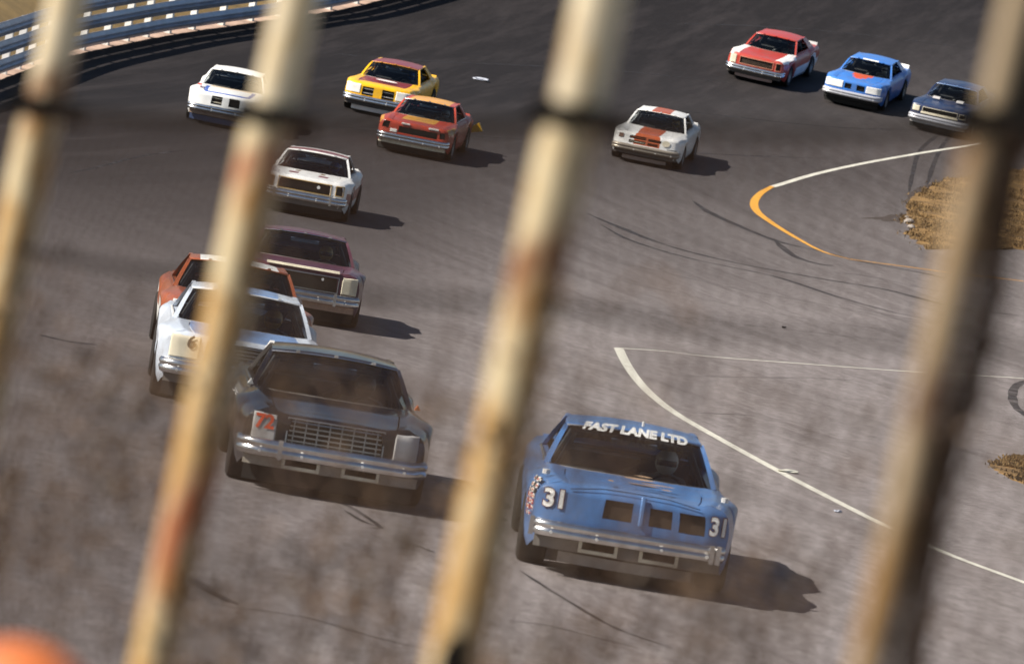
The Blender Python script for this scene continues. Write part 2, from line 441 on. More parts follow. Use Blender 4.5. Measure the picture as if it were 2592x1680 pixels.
# ------------------------------------------------------------------ stock cars
XF, XR = 2.46, -2.58
AX_F, AX_R = 1.53, -1.42
def lerp_tab(tab, x):
    if x <= tab[0][0]: return tab[0][1]
    for (a, va), (c, vc) in zip(tab, tab[1:]):
        if x <= c:
            t = (x - a) / (c - a); t = t * t * (3 - 2 * t) * 0.5 + t * 0.5
            return va + (vc - va) * t
    return tab[-1][1]
WM = [(-2.58, 0.88), (-2.3, 0.93), (-1.42, 0.965), (-0.6, 0.95), (0.5, 0.95), (1.53, 1.0), (2.1, 0.96), (2.46, 0.90)]
PROF = [(0.0, 0.93), (0.12, 0.965), (0.3, 0.985), (0.5, 1.0), (0.65, 0.998), (0.78, 0.985), (0.88, 0.962), (0.95, 0.935), (1.0, 0.895)]
OPEN_U = 0.88

def smooth01(t): t = max(0, min(1, t)); return t * t * (3 - 2 * t)

class Shape:
    """the outer skin of one stock car as a function of x, u (across) and v (up the side)"""
    def __init__(s, nose=0.865, bump=0.02, rake=0.05, vee=0.07):
        s.nose, s.bump, s.rake, s.vee = nose, bump, rake, vee
        s.top = [(-2.58, 0.90), (-2.3, 0.945), (-1.7, 0.955), (-0.5, 0.925), (0.6, 0.905), (1.5, 0.895), (2.2, nose + 0.008), (2.46, nose - 0.012)]
    def hw(s, x, v):
        w = lerp_tab(WM, x)
        for (a, va), (c, vc) in zip(PROF, PROF[1:]):
            if v <= c: return w * (va + (vc - va) * (v - a) / (c - a))
        return w * PROF[-1][1]
    def zb(s, x):
        z = 0.235
        if x > 2.0: z = 0.235 + 0.10 * smooth01((x - 2.0) / 0.4)
        if x < -2.0: z = 0.235 + 0.12 * smooth01((-2.0 - x) / 0.5)
        for ax in (AX_F, AX_R):
            d = abs(x - ax)
            if d < 0.40: z = max(z, 0.335 + math.sqrt(max(0, 0.40 ** 2 - d * d)) * 0.97)
        return z
    def zt(s, x, u):
        a = abs(u); z = lerp_tab(s.top, x)
        on = smooth01((x - 0.5) / 0.5)
        z += 0.022 * (1 - a * a)
        z += on * s.bump * math.exp(-((a - 0.86) / 0.09) ** 2)
        if 0.715 < a < 0.725 and 0.95 < x < 2.42: z -= 0.016
        return z
    def xo(s, x, y, v):
        w = max(0.0, 1 - (XF - x) / 0.8); a = abs(y)
        return x - w * (s.vee * (a / 0.93) ** 2 + 0.10 * max(0, (a - 0.76) / 0.16) ** 2 + s.rake * max(0, v - 0.3) + 0.045 * max(0, (v - 0.84) / 0.16) ** 2 - 0.02)
    def side(s, x, v, sg):
        y = sg * s.hw(x, v); zb = s.zb(x); z = zb + v * (s.zt(x, 1.0) - zb)
        return Vector((s.xo(x, y, v), y, z))
    def topp(s, x, u):
        y = u * s.hw(x, 1.0); return Vector((s.xo(x, y, 1.0), y, s.zt(x, u)))
    def front(s, u, v):
        y = u * s.hw(XF, v); zb = s.zb(XF); return Vector((s.xo(XF, y, v), y, zb + v * (s.zt(XF, u) - zb)))
    def front_yz(s, y, z, out=0.0):
        zb = s.zb(XF); v = max(0.0, min(1.0, (z - zb) / (s.zt(XF, y / 0.9) - zb)))
        return Vector((s.xo(XF, y, v) + out, y, z))

def ws(sx, t, lift=0.0):
    """windshield surface"""
    a = Vector((0.86 - 0.27 * sx * sx, 0.80 * sx, 0.918 - 0.015 * sx * sx)); c = Vector((0.17 - 0.10 * sx * sx, 0.648 * sx, 1.300 - 0.036 * sx * sx))
    p = a.lerp(c, t); p += Vector((0.45, 0, 0.89)) * (0.018 * math.sin(PI * t) + lift); return p
def rw(sx, t):
    a = Vector((-2.0 + 0.10 * sx * sx, 0.68 * sx, 0.972 - 0.01 * sx * sx)); c = Vector((-1.22 + 0.06 * sx * sx, 0.62 * sx, 1.298 - 0.036 * sx * sx))
    p = a.lerp(c, t); return p + Vector((-0.4, 0, 0.9)) * 0.02 * math.sin(PI * t)
def roofp(sx, r):
    f, b = ws(sx, 1.0), rw(sx, 1.0); p = f.lerp(b, r); p.z += 0.014 + 0.026 * math.sin(PI * r) * (1 - 0.5 * sx * sx); return p

m_glass = bpy.data.materials.new('window_glass'); m_glass.use_nodes = True
nt = m_glass.node_tree; nt.nodes.clear()
o_ = nt.nodes.new('ShaderNodeOutputMaterial'); tr = nt.nodes.new('ShaderNodeBsdfTransparent'); gl_ = nt.nodes.new('ShaderNodeBsdfGlossy'); mx_ = nt.nodes.new('ShaderNodeMixShader'); fr = nt.nodes.new('ShaderNodeFresnel')
tr.inputs['Color'].default_value = (0.62, 0.66, 0.66, 1); gl_.inputs['Roughness'].default_value = 0.04; fr.inputs['IOR'].default_value = 1.45
nt.links.new(fr.outputs[0], mx_.inputs[0]); nt.links.new(tr.outputs[0], mx_.inputs[1]); nt.links.new(gl_.outputs[0], mx_.inputs[2]); nt.links.new(mx_.outputs[0], o_.inputs['Surface'])
m_chrome = mat('chrome', (0.85, 0.84, 0.82, 1), 0.22, 1.0, n_amt=0.25, n_scale=7, n_col='#4d4640')
m_dark = mat('black_interior', '#0d0b09', 0.9, spec=0.1)
m_black = mat('black_rubber', '#100e0b', 0.8)
m_tyre = mat('tyre', '#131110', 0.85, n_amt=0.4, n_scale=9, n_col='#241f1b')
m_rim = mat('wheel_steel', '#8d8a84', 0.5, 0.3, n_amt=0.5, n_scale=10)
m_cage = mat('cage_tube', '#3a3a3a', 0.5)
m_seat = mat('seat_vinyl', '#1a1a1c', 0.6)
m_grille = mat('grille_mesh_brown', '#4a3a2d', 0.7, n_amt=0.5, n_scale=14)
m_deepgrille = mat('grille_dark', '#191714', 0.7)
m_grey = mat('cover_grey', '#b0adaa', 0.6, n_amt=0.3, n_scale=6)
m_cream = mat('cover_cream', '#e0d6bc', 0.6, n_amt=0.3, n_scale=6)
m_coverwhite = mat('cover_white', '#eceae4', 0.5, n_amt=0.15, n_scale=6)
m_lens = mat('lens_dark', '#2a2520', 0.25)
m_amber = mat('amber_lens', '#c2601c', 0.3)
m_valance = mat('valance_grey', '#6f6a64', 0.6, n_amt=0.5, n_scale=6)

def wheel_meshes():
    b = MB(); prof = [(0.20, -0.12), (0.29, -0.135), (0.322, -0.115), (0.33, -0.06), (0.33, 0.06), (0.322, 0.115), (0.29, 0.135), (0.20, 0.12)]
    n = 26; rows = []
    for j in range(n + 1):
        t = 2 * PI * j / n; rows.append([(r * math.cos(t), y, r * math.sin(t)) for r, y in prof])
    b.grid(rows, flip=False)
    t1 = b.build('tyre', m_tyre)
    b = MB(); prof = [(0.205, -0.12), (0.195, 0.0), (0.205, 0.118), (0.185, 0.105), (0.15, 0.04), (0.09, 0.055), (0.05, 0.075), (0.0, 0.075)]
    rows = []
    for j in range(n + 1):
        t = 2 * PI * j / n; rows.append([(r * math.cos(t), y, r * math.sin(t)) for r, y in prof])
    b.grid(rows)
    r1 = b.build('rim', m_rim)
    me = (t1.data, r1.data)
    for o in (t1, r1): bpy.data.objects.remove(o)
    return me
TYRE, RIM = wheel_meshes()

def text_mesh(body, size, m, offset=0.0, shear=0.0, spacing=1.0):
    cu = bpy.data.curves.new('lettering', 'FONT'); cu.body = body; cu.size = size; cu.align_x = 'CENTER'; cu.align_y = 'CENTER'
    cu.offset = offset; cu.shear = shear; cu.space_character = spacing; cu.resolution_u = 3; cu.extrude = 0.0
    o = bpy.data.objects.new('lettering', cu); COL.objects.link(o)
    dg = bpy.context.evaluated_depsgraph_get(); me = bpy.data.meshes.new_from_object(o.evaluated_get(dg))
    bpy.data.objects.remove(o); bpy.data.curves.remove(cu)
    me.materials.clear(); me.materials.append(m)
    return me

def wrap_text(name, me, fn, parent):
    for v in me.vertices: v.co = fn(v.co.x, v.co.y)
    me.update(); return link(name, me, parent)

def driver_mesh():
    J = {'pelvis': ((-0.45, 0, 0.34), .15), 'belly': ((-0.50, 0, 0.52), .145), 'chest': ((-0.54, 0, 0.72), .16), 'neck': ((-0.53, 0, 0.87), .062), 'head': ((-0.51, 0, 0.97), .088), 'crown': ((-0.51, 0, 1.05), .07),
         'shl': ((-0.53, .17, 0.80), .075), 'ell': ((-0.34, .26, 0.60), .052), 'hal': ((-0.06, .15, 0.70), .038), 'shr': ((-0.53, -.17, 0.80), .075), 'elr': ((-0.34, -.26, 0.60), .052), 'har': ((-0.06, -.15, 0.70), .038),
         'hipl': ((-0.42, .10, 0.33), .11), 'knl': ((0.05, .15, 0.44), .08), 'ftl': ((0.42, .12, 0.26), .05), 'hipr': ((-0.42, -.10, 0.33), .11), 'knr': ((0.05, -.15, 0.44), .08), 'ftr': ((0.42, -.12, 0.26), .05)}
    E_ = [('pelvis', 'belly'), ('belly', 'chest'), ('chest', 'neck'), ('neck', 'head'), ('head', 'crown'), ('chest', 'shl'), ('shl', 'ell'), ('ell', 'hal'), ('chest', 'shr'), ('shr', 'elr'), ('elr', 'har'),
          ('pelvis', 'hipl'), ('hipl', 'knl'), ('knl', 'ftl'), ('pelvis', 'hipr'), ('hipr', 'knr'), ('knr', 'ftr')]
    return skin_body(J, E_, 'pelvis')

def skin_body(J, E_, root, sub=2):
    ks = list(J); me = bpy.data.meshes.new('body'); me.from_pydata([J[k][0] for k in ks], [(ks.index(a), ks.index(b)) for a, b in E_], [])
    o = bpy.data.objects.new('body', me); COL.objects.link(o)
    sk = o.modifiers.new('skin', 'SKIN'); sk.use_smooth_shade = True
    for i, k in enumerate(ks):
        r = J[k][1]; r = r if isinstance(r, tuple) else (r, r)
        me.skin_vertices[0].data[i].radius = r; me.skin_vertices[0].data[i].use_root = (k == root)
    su = o.modifiers.new('sub', 'SUBSURF'); su.levels = sub; su.render_levels = sub
    dg = bpy.context.evaluated_depsgraph_get(); out = bpy.data.meshes.new_from_object(o.evaluated_get(dg))
    bpy.data.objects.remove(o); out.materials.clear()
    return out
DRIVER = driver_mesh(); DRIVER.materials.append(mat('race_suit', '#8f8a80', 0.8, n_amt=0.3, n_scale=12))
def helmet_mesh():
    b = MB(); rows = []
    for i in range(13):
        a = -0.75 * PI / 2 + (PI / 2 + 0.75 * PI / 2) * i / 12; row = []
        for j in range(25):
            t = 2 * PI * j / 24; r = math.cos(a); x = math.cos(t) * r * 0.150; y = math.sin(t) * r * 0.128; z = math.sin(a) * 0.145
            row.append((x, y, z))
        rows.append(row)
    b.grid(rows)
    fm = []
    for f in b.f:
        c = sum((b.v[i] for i in f), Vector()) / 4
        fm.append(1 if (c.x > 0.085 and -0.045 < c.z < 0.03) else 0)
    b.m = fm
    return b
HELM = helmet_mesh()

def hood_x(x): return 0.86 < x

DROP = 0.05      # the body sits low over its wheels
def make_car(spec):
    S = Shape(spec.get('nose', 0.865), spec.get('bump', 0.02), spec.get('rake', 0.05), spec.get('vee', 0.07))
    root = bpy.data.objects.new('stock_car', None); COL.objects.link(root)
    tag(root, spec['label'], 'race car', 'stock cars racing through the turn')
    P = spec['paint']; names = []
    def mi(m):
        if m not in names: names.append(m)
        return names.index(m)
    rule = spec.get('rule')
    def colour(region, x, u, v):
        k = rule(region, x, u, v) if rule else None
        return P[k or 'body']
    # ---- body skin
    xs = sorted(set([XF, 2.42, 2.36, 2.28, 2.18, 2.08, 2.0, 0.95, 0.86, 0.6, 0.4, 0.0, -0.5, -0.8, -1.9, -2.0, -2.1, -2.2, -2.3, -2.4, -2.5, -2.55, XR] +
                    [AX_F + 0.40 * math.cos(PI * k / 14) for k in range(15)] + [AX_R + 0.40 * math.cos(PI * k / 14) for k in range(15)] +
                    [0.73, 1.04]))
    xs = xs[::-1]
    half = [0.0, 0.12, 0.24, 0.36, 0.48, 0.6, 0.68, 0.712, 0.716, 0.724, 0.728, 0.76, 0.82, 0.86, OPEN_U, 0.93, 0.97, 1.0]
    us = [-h for h in half[:0:-1]] + half
    vs = [a for a, _ in PROF]
    b = MB(); rows = []; meta = []
    for x in xs:
        row = [S.side(x, v, -1) for v in vs] + [S.topp(x, u) for u in us[1:-1]] + [S.side(x, v, 1) for v in vs[::-1]]
        rows.append(row)
    cols = [('side', -1, v) for v in vs] + [('top', u, 1) for u in us[1:-1]] + [('side', 1, v) for v in vs[::-1]]
    n = len(cols); b.v = [p for r in rows for p in r]; ms = []
    for i in range(len(xs) - 1):
        xm = (xs[i] + xs[i + 1]) / 2
        for j in range(n - 1):
            top = (len(vs) - 1) <= j < n - len(vs)
            if top:
                ua = cols[j][1] if cols[j][0] == 'top' else -1.0; ub = cols[j + 1][1] if cols[j + 1][0] == 'top' else 1.0
                um = (ua + ub) / 2
                if -1.95 < xm < (0.86 - 0.30 * um * um) and abs(um) < OPEN_U: continue
                if 0.718 < abs(um) < 0.722 and 0.95 < xm < 2.42: k = 'groove'
                else: k = None
                m = m_dark if k else colour('hood' if xm > 0.5 else 'deck', xm, um, 1)
            else:
                vm = (cols[j][2] + cols[j + 1][2]) / 2; m = colour('side', xm, cols[j][1], vm)
            b.f.append([i * n + j, (i + 1) * n + j, (i + 1) * n + j + 1, i * n + j + 1]); b.m.append(mi(m))
    # rear panel
    k0 = (len(xs) - 1) * n
    b.f.append([k0 + j for j in range(n)]); b.m.append(mi(colour('rear', XR, 0, 0.5)))
    # ---- nose panel with real openings
    zb, zt0 = S.zb(XF), S.zt(XF, 0)
    holes = spec.get('holes', [])
    ul = set([-1.0, -0.85, -0.6, -0.4, -0.2, 0.0, 0.2, 0.4, 0.6, 0.85, 1.0]); vl = set(vs)
    for y0, y1, z0, z1, *_ in holes:
        ul |= {y0 / 0.915, y1 / 0.915}; vl |= {(z0 - zb) / (zt0 - zb), (z1 - zb) / (zt0 - zb)}
    vl |= {0.84, 0.915, 0.975}; ul, vl = sorted(ul), sorted(vl)
    fg = MB(); fg.grid([[S.front(u, v) for u in ul] for v in vl])
    keep = []; 
    nf = len(ul) - 1
    for idx, f in enumerate(fg.f):
        iv, iu = divmod(idx, nf); um = (ul[iu] + ul[iu + 1]) / 2; vm = (vl[iv] + vl[iv + 1]) / 2
        y, z = um * 0.915, zb + vm * (zt0 - zb)
        inh = any(h[0] < y < h[1] and h[2] < z < h[3] for h in holes)
        keep.append(None if inh else mi(colour('nose', XF, um, vm)))
    off = len(b.v); b.v += fg.v
    for f, k in zip(fg.f, keep):
        if k is not None: b.f.append([i + off for i in f]); b.m.append(k)
    body = mesh('body', b.v, b.f, names, root, b.m, True, 38)
    # ---- grille boxes set back in the openings
    for y0, y1, z0, z1, gm, style in holes:
        g = MB(); d = spec.get('depth', 0.09)
        def q(y, z, dx): return S.front_yz(y, z, dx)
        ys = [y0 + (y1 - y0) * k / 4 for k in range(5)]
        for (za, zc, flip) in ((z0, z0, False), (z1, z1, True)):
            g.grid([[q(y, za, 0.0) for y in ys], [q(y, za, -d) for y in ys]], 1, flip)
        for yy in (y0, y1):
            g.grid([[q(yy, z0, 0), q(yy, z1, 0)], [q(yy, z0, -d), q(yy, z1, -d)]], 1)
        g.grid([[q(y, z0, -d) for y in ys], [q(y, z1, -d) for y in ys]], 0)
        go = g.build('grille_opening', [gm, m_dark], root, smooth=False)
        nb_h, nb_v, bar_m = style
        if nb_h or nb_v:
            g2 = MB()
            for k in range(nb_h):
                z = z0 + (z1 - z0) * (k + 0.5) / nb_h; w = 0.007
                g2.prism([[q(y, z - w, -0.02), q(y, z + w, -0.02), q(y, z + w, -0.04), q(y, z - w, -0.04)] for y in ys], None)
            for k in range(nb_v):
                y = y0 + (y1 - y0) * (k + 0.5) / nb_v; w = 0.006
                g2.prism([[q(y - w, z, -0.018), q(y + w, z, -0.018), q(y + w, z, -0.045), q(y - w, z, -0.045)] for z in (z0, z1)], None)
            g2.build('grille_bars', bar_m, go, smooth=False)
        if spec.get('frame'):
            g3 = MB(); w = 0.014; mt, o = spec['frame'], 0.012
            zs_ = [(z1, w), (z0, -w)]
            for z, dw in zs_: g3.prism([[q(y, z, 0), q(y, z + dw, 0), q(y, z + dw, o), q(y, z, o)] for y in ys], None)
            for y, dw in ((y0, -w), (y1, w)): g3.prism([[q(y, z, 0), q(y + dw, z, 0), q(y + dw, z, o), q(y, z, o)] for z in (z0 - w, z1 + w)], None)
            g3.build('grille_frame', mt, go, smooth=False)
    # ---- flat covers where the headlights were
    for y0, y1, z0, z1, cm_ in spec.get('covers', []):
        g = MB(); ys = [y0 + (y1 - y0) * k / 3 for k in range(4)]; o = 0.014; e = 0.012
        def q(y, z, dx): return S.front_yz(y, z, dx)
        ys = [y0 + (y1 - y0) * k / 6 for k in range(7)]; zr = [z0 + e + (z1 - z0 - 2 * e) * k / 8 for k in range(9)]
        g.grid([[q(y, z0, 0.0) for y in ys]] + [[q(min(max(y, y0 + e), y1 - e), z, o) for y in ys] for z in zr] + [[q(y, z1, 0.0) for y in ys]])
        for yy, yi in ((y0, y0 + e), (y1, y1 - e)):
            g.grid([[q(yy, z, 0.0) for z in [z0] + zr + [z1]], [q(yi, z, o) for z in [z0 + e] + zr + [z1 - e]]])
        g.build('headlight_cover', cm_, root, angle=40)
    # ---- bumper
    bm_ = spec.get('bumper_mat', m_chrome); bz = spec.get('bz', 0.475); bh = spec.get('bh', 0.085)
    def bump_path(y, out=0.0):
        a = abs(y); x = S.xo(XF, y, 0.2) + 0.11 + out - 0.05 * max(0, (a - 0.7) / 0.25) ** 2
        return x
    secs = []
    ys = [-0.955, -0.95, -0.9, -0.8, -0.65, -0.45, -0.2, 0, 0.2, 0.45, 0.65, 0.8, 0.9, 0.95, 0.955]
    sec = [(-0.07, -1.0), (-0.01, -1.0), (0.012, -0.88), (0.024, -0.6), (0.027, -0.35), (0.020, -0.16), (0.012, 0.0), (0.022, 0.16), (0.030, 0.36), (0.027, 0.62), (0.012, 0.9), (-0.012, 1.0), (-0.07, 1.0)]
    def wrap_end(sg):
        return [(x, sg * 0.972) for x in (1.98, 2.1, 2.2)]
    BW = spec.get('bw', 0.90); ys = [y * BW / 0.955 for y in ys]
    path = [(1.98, -BW + 0.005), (2.12, -BW)] + [(bump_path(y), y) for y in ys] + [(2.12, BW), (1.98, BW - 0.005)]
    for i, (x, y) in enumerate(path):
        a = path[max(0, i - 1)]; c = path[min(len(path) - 1, i + 1)]; d = Vector((c[0] - a[0], c[1] - a[1], 0)).normalized(); nrm = Vector((d.y, -d.x, 0))
        secs.append([Vector((x, y, bz)) + nrm * s_ + Vector((0, 0, bh * t_)) for s_, t_ in sec])
    g = MB(); g.prism(secs, None); bo = g.build('bumper', bm_, root, angle=65)
    if spec.get('guards'):
        for y in spec['guards']:
            g = MB(); x = bump_path(y) + 0.02
            g.box((x, y - 0.022, bz - bh - 0.01), (x + 0.045, y + 0.022, bz + bh + 0.012)); g.build('bumper_guard', bm_, bo, smooth=False)
    for y in (-0.72, -0.3, 0.3, 0.72) if spec.get('bolts', True) else ():
        g = MB(); x = bump_path(y) + 0.024; g.tube([(x, y, bz - 0.4 * bh), (x + 0.014, y, bz - 0.4 * bh)], 0.014, 8); g.build('bolt', m_coverwhite, bo)
    # ---- panel under the bumper with slots, then the air dam
    g = MB(); vm_ = spec.get('valance_mat', m_valance); ys2 = [-0.86, -0.6, -0.3, 0, 0.3, 0.6, 0.86]
    zlo, zhi = spec.get('vz', (0.29, bz - bh + 0.01))
    g.prism([[(bump_path(y) - 0.07, y, zhi), (bump_path(y) - 0.075, y, zlo), (bump_path(y) - 0.11, y, zlo), (bump_path(y) - 0.11, y, zhi)] for y in ys2], None)
    vo = g.build('valance', vm_, root, smooth=False)
    for y0, y1 in spec.get('slots', []):
        g = MB(); x0 = bump_path((y0 + y1) / 2) - 0.072; z0, z1 = zlo + 0.012, zhi - 0.004
        g.box((x0, y0, z0 + 0.03), (x0 + 0.012, y1, z1), 1)
        g.box((x0, y0 - 0.03, z0), (x0 + 0.05, y0, z1)); g.box((x0, y1, z0), (x0 + 0.05, y1 + 0.03, z1)); g.box((x0, y0, z0), (x0 + 0.048, y1, z0 + 0.03))
        g.build('intake_slot', [spec.get('slot_mat', m_cream), m_dark], vo, smooth=False)
    dm, dz0, dz1, dw = spec.get('dam', (m_black, 0.13, 0.285, 0.86))
    g = MB(); ysd = [dw * k / 6 for k in range(-6, 7)]
    g.prism([[(bump_path(y) - 0.12 - 0.05 * (y / dw) ** 2, y, dz1), (bump_path(y) - 0.16 - 0.05 * (y / dw) ** 2, y, dz0), (bump_path(y) - 0.18 - 0.05 * (y / dw) ** 2, y, dz0), (bump_path(y) - 0.15 - 0.05 * (y / dw) ** 2, y, dz1)] for y in ysd], None)
    g.build('air_dam', dm, root, smooth=False)
    # ---- underside and inner wells
    g = MB(); g.box((-2.45, -0.62, 0.20), (2.30, 0.62, 0.34)); g.box((-2.3, -0.85, 0.27), (-1.86, 0.85, 0.8)); g.box((-0.97, -0.9, 0.26), (1.08, 0.9, 0.32)); g.box((1.06, -0.62, 0.3), (2.25, 0.62, 0.74)); g.box((-1.9, -0.62, 0.3), (-0.95, 0.62, 0.80))
    g.build('chassis', m_dark, root, smooth=False)
    # ---- greenhouse
    g = MB(); names2 = []
    def mj(m):
        if m not in names2: names2.append(m)
        return names2.index(m)
    sxs = [-1, -0.8, -0.6, -0.4, -0.25, 0, 0.25, 0.4, 0.6, 0.8, 1]; rr = [0, 0.08, 0.25, 0.5, 0.75, 0.92, 1]
    rows = [[roofp(-1, r) + Vector((0, -0.014, -0.03))] + [roofp(s_, r) for s_ in sxs] + [roofp(1, r) + Vector((0, 0.014, -0.03))] for r in rr]
    rows = [[p + Vector((0.02, 0, -0.022)) for p in rows[0]]] + rows + [[p + Vector((-0.02, 0, -0.02)) for p in rows[-1]]]
    g.grid(rows); nn = len(rows[0]) - 1
    for idx in range(len(g.f)):
        r_, c_ = divmod(idx, nn); sx = 0 if c_ in (0, nn - 1) else (sxs[c_ - 1] + sxs[c_]) / 2
        if c_ in (0, nn - 1): sx = 1
        g.m[idx] = mj(colour('roof', 0, sx, r_ / (len(rows) - 1)))
    k = len(g.f); g.grid([[p - Vector((0, 0, 0.035)) for p in r] for r in rows[1:-1]], 0)
    for idx in range(k, len(g.f)): g.m[idx] = mj(m_dark)
    g.build('roof', names2, root, angle=50)
    pm_ = colour('pillar', 0, 0, 0)
    for sg in (-1, 1):
        g = MB(); secs = []
        for t in (0, 0.25, 0.5, 0.75, 1.0):
            p = ws(sg, t); w = 0.034 - 0.008 * t
            secs.append([p + Vector((0.03, -sg * w * 0.6, 0.0)), p + Vector((0.0, sg * w * 0.75, 0.014)), p + Vector((-0.05, sg * w, 0.0)), p + Vector((-0.04, -sg * w * 0.4, -0.02))])
        g.prism(secs, None); g.build('windshield_pillar', pm_, root, angle=60)
        g = MB(); o1 = [Vector((-0.74, sg * 0.647, 1.29)), Vector((-1.17, sg * 0.632, 1.288)), Vector((-1.58, sg * 0.68, 1.13)), Vector((-2.02, sg * 0.735, 0.958)), Vector((-1.2, sg * 0.825, 0.935)), Vector((-0.98, sg * 0.74, 1.12))]
        if spec.get('quarter'):
            o1[0].x = -0.95; o1[4].x = -1.45; o1[5].x = -1.2
        g.add([p for p in o1] + [p + Vector((0, -sg * 0.045, 0)) for p in o1], [(0, 1, 2, 5), (5, 2, 3, 4), (6, 11, 8, 7), (11, 10, 9, 8)] + [(j, (j + 1) % 6, 6 + (j + 1) % 6, 6 + j) for j in range(6)])
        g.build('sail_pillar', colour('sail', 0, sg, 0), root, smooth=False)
        # door window net / door top trim
        g = MB(); g.tube([ws(sg, 0) + Vector((-0.02, sg * 0.015, 0.0)), Vector((0.0, sg * 0.815, 0.935)), Vector((-1.2, sg * 0.825, 0.945))], 0.014, 6); g.build('window_trim', spec.get('trim', m_chrome), root)
    tw = MB(); tw.grid([[ws(s_, t) for s_ in [k / 6 for k in range(-6, 7)]] for t in (0, 0.2, 0.4, 0.6, 0.8, 1.0)]); tw.build('windshield', m_glass, root)
    tw = MB(); tw.grid([[rw(s_, t) for s_ in [k / 4 for k in range(-4, 5)]] for t in (0, 0.3, 0.6, 1.0)], 0, True); tw.build('rear_window', m_glass, root)
    tm = spec.get('trim', m_chrome)
    tw = MB(); tw.tube([ws(k / 8, 1.0, 0.012) + Vector((0.025, 0, -0.012)) for k in range(-8, 9)], 0.011, 6); tw.build('windshield_trim', tm, root)
    tw = MB(); tw.tube([ws(k / 8, 0.0, 0.004) + Vector((0.03, 0, 0.0)) for k in range(-8, 9)], 0.009, 6); tw.build('windshield_trim', spec.get('trim_low', m_valance), root)
    for k in spec.get('clips', (-0.6, 0.0, 0.6)):
        tw = MB(); p = ws(k, 0.985, 0.02); tw.box(p + Vector((-0.02, -0.02, -0.012)), p + Vector((0.05, 0.02, 0.012))); tw.build('windshield_clip', tm, root, smooth=False)
    # ---- inside: dash, rear shelf, cage, seat
    g = MB(); g.prism([[(0.82, y, 0.88), (0.82, y, 0.5), (0.45, y, 0.5), (0.40, y, 0.84), (0.55, y, 0.905)] for y in (-0.74, 0, 0.74)], None)
    g.box((-2.0, -0.62, 0.62), (-1.15, 0.62, 0.92), 1); g.box((-1.17, -0.62, 0.3), (-1.13, 0.62, 0.95)); g.box((-0.98, -0.62, 0.29), (1.0, 0.62, 0.335)); 
    for sg in (-1, 1): g.box((-1.15, sg * 0.80 - 0.02, 0.3), (0.62, sg * 0.80 + 0.02, 0.90))
    g.build('interior', [m_dark, mat('rear_shelf', '#77736c', 0.8)], root, smooth=False)  # grey of the shelf stands in for glare on the windshield
    g = MB(); R_ = 0.024
    for sg in (-1, 1):
        g.tube([(0.55, sg * 0.70, 0.4), (0.48, sg * 0.70, 0.90), (0.08, sg * 0.56, 1.19), (-0.75, sg * 0.55, 1.20)], R_, 6)
        g.tube([(-0.75, sg * 0.55, 1.20), (-0.78, sg * 0.68, 0.9), (-0.78, sg * 0.70, 0.35)], R_, 6)
        g.tube([(-0.76, sg * 0.55, 1.18), (-1.8, sg * 0.52, 0.9)], R_, 6)
    g.tube([(-0.75, -0.56, 1.20), (-0.75, 0.56, 1.20)], R_, 6); g.tube([(0.08, -0.55, 1.19), (0.08, 0.55, 1.19)], R_, 6)
    g.tube([(-0.76, 0.52, 1.18), (-0.78, -0.66, 0.42)], R_, 6); g.tube([(-0.78, -0.66, 0.8), (-0.78, 0.66, 0.8)], R_, 6)
    g.build('roll_cage', m_cage, root)
    g = MB(); g.box((-0.75, 0.14, 0.33), (-0.25, 0.62, 0.45)); g.prism([[(-0.62, y, 0.4), (-0.74, y, 0.4), (-0.86, y, 0.98), (-0.74, y, 1.0)] for y in (0.14, 0.62)], None)
    g.build('driver_seat', m_seat, root, smooth=False)
    g = MB(); c = Vector((-0.02, 0.38, 0.74)); ring = [c + Vector((0.06 * math.cos(t), 0.19 * math.sin(t), 0.19 * math.cos(t))) for t in [2 * PI * k / 20 for k in range(21)]]
    g.tube(ring, 0.013, 6, cap=False); g.tube([c + Vector((0, -0.19, 0)), c + Vector((0, 0.19, 0))], 0.012, 6); g.tube([c, c + Vector((0.45, 0, -0.14))], 0.018, 6); g.build('steering_wheel', m_black, root)
    # ---- rear spoiler, mirror
    g = MB(); zz = S.zt(-2.5, 0.3)
    g.prism([[(-2.46, y, zz - 0.03 - 0.012 * (y / 0.8) ** 2), (-2.40, y, zz - 0.02), (-2.52, y, zz + spec.get('spoil', 0.025)), (-2.55, y, zz + spec.get('spoil', 0.025))] for y in (-0.78, -0.4, 0, 0.4, 0.78)], None)
    g.build('rear_spoiler', spec.get('spoiler_mat') or colour('deck', -2.4, 0, 1), root, smooth=False)
    g = MB(); g.prism([[(0.30, y, 1.165), (0.30, y, 1.215), (0.33, y, 1.22), (0.34, y, 1.165)] for y in (-0.22, 0.22)], None); g.build('rear_view_mirror', m_chrome, root, smooth=False)
    # ---- wheels
    for ax, sg in ((AX_F, 1), (AX_F, -1), (AX_R, 1), (AX_R, -1)):
        w = bpy.data.objects.new('wheel', None); COL.objects.link(w); w.parent = root
        w.location = (ax, sg * 0.84, 0.33 + DROP); w.rotation_euler = (0, 0, 0 if sg > 0 else PI)
        link('tyre', TYRE, w); link('rim', RIM, w)
    for ch in root.children: ch.location.z -= DROP
    # ---- placing
    x, y, yaw = spec['at']; z = ground_z(x, y); nrm = ground_normal(x, y)
    a = -PI / 2 + math.radians(yaw); f = Vector((math.cos(a), math.sin(a), 0)); f = (f - nrm * f.dot(nrm)).normalized(); l = nrm.cross(f)
    M = Matrix(((f.x, l.x, nrm.x, x), (f.y, l.y, nrm.y, y), (f.z, l.z, nrm.z, z), (0, 0, 0, 1)))
    root.matrix_world = M
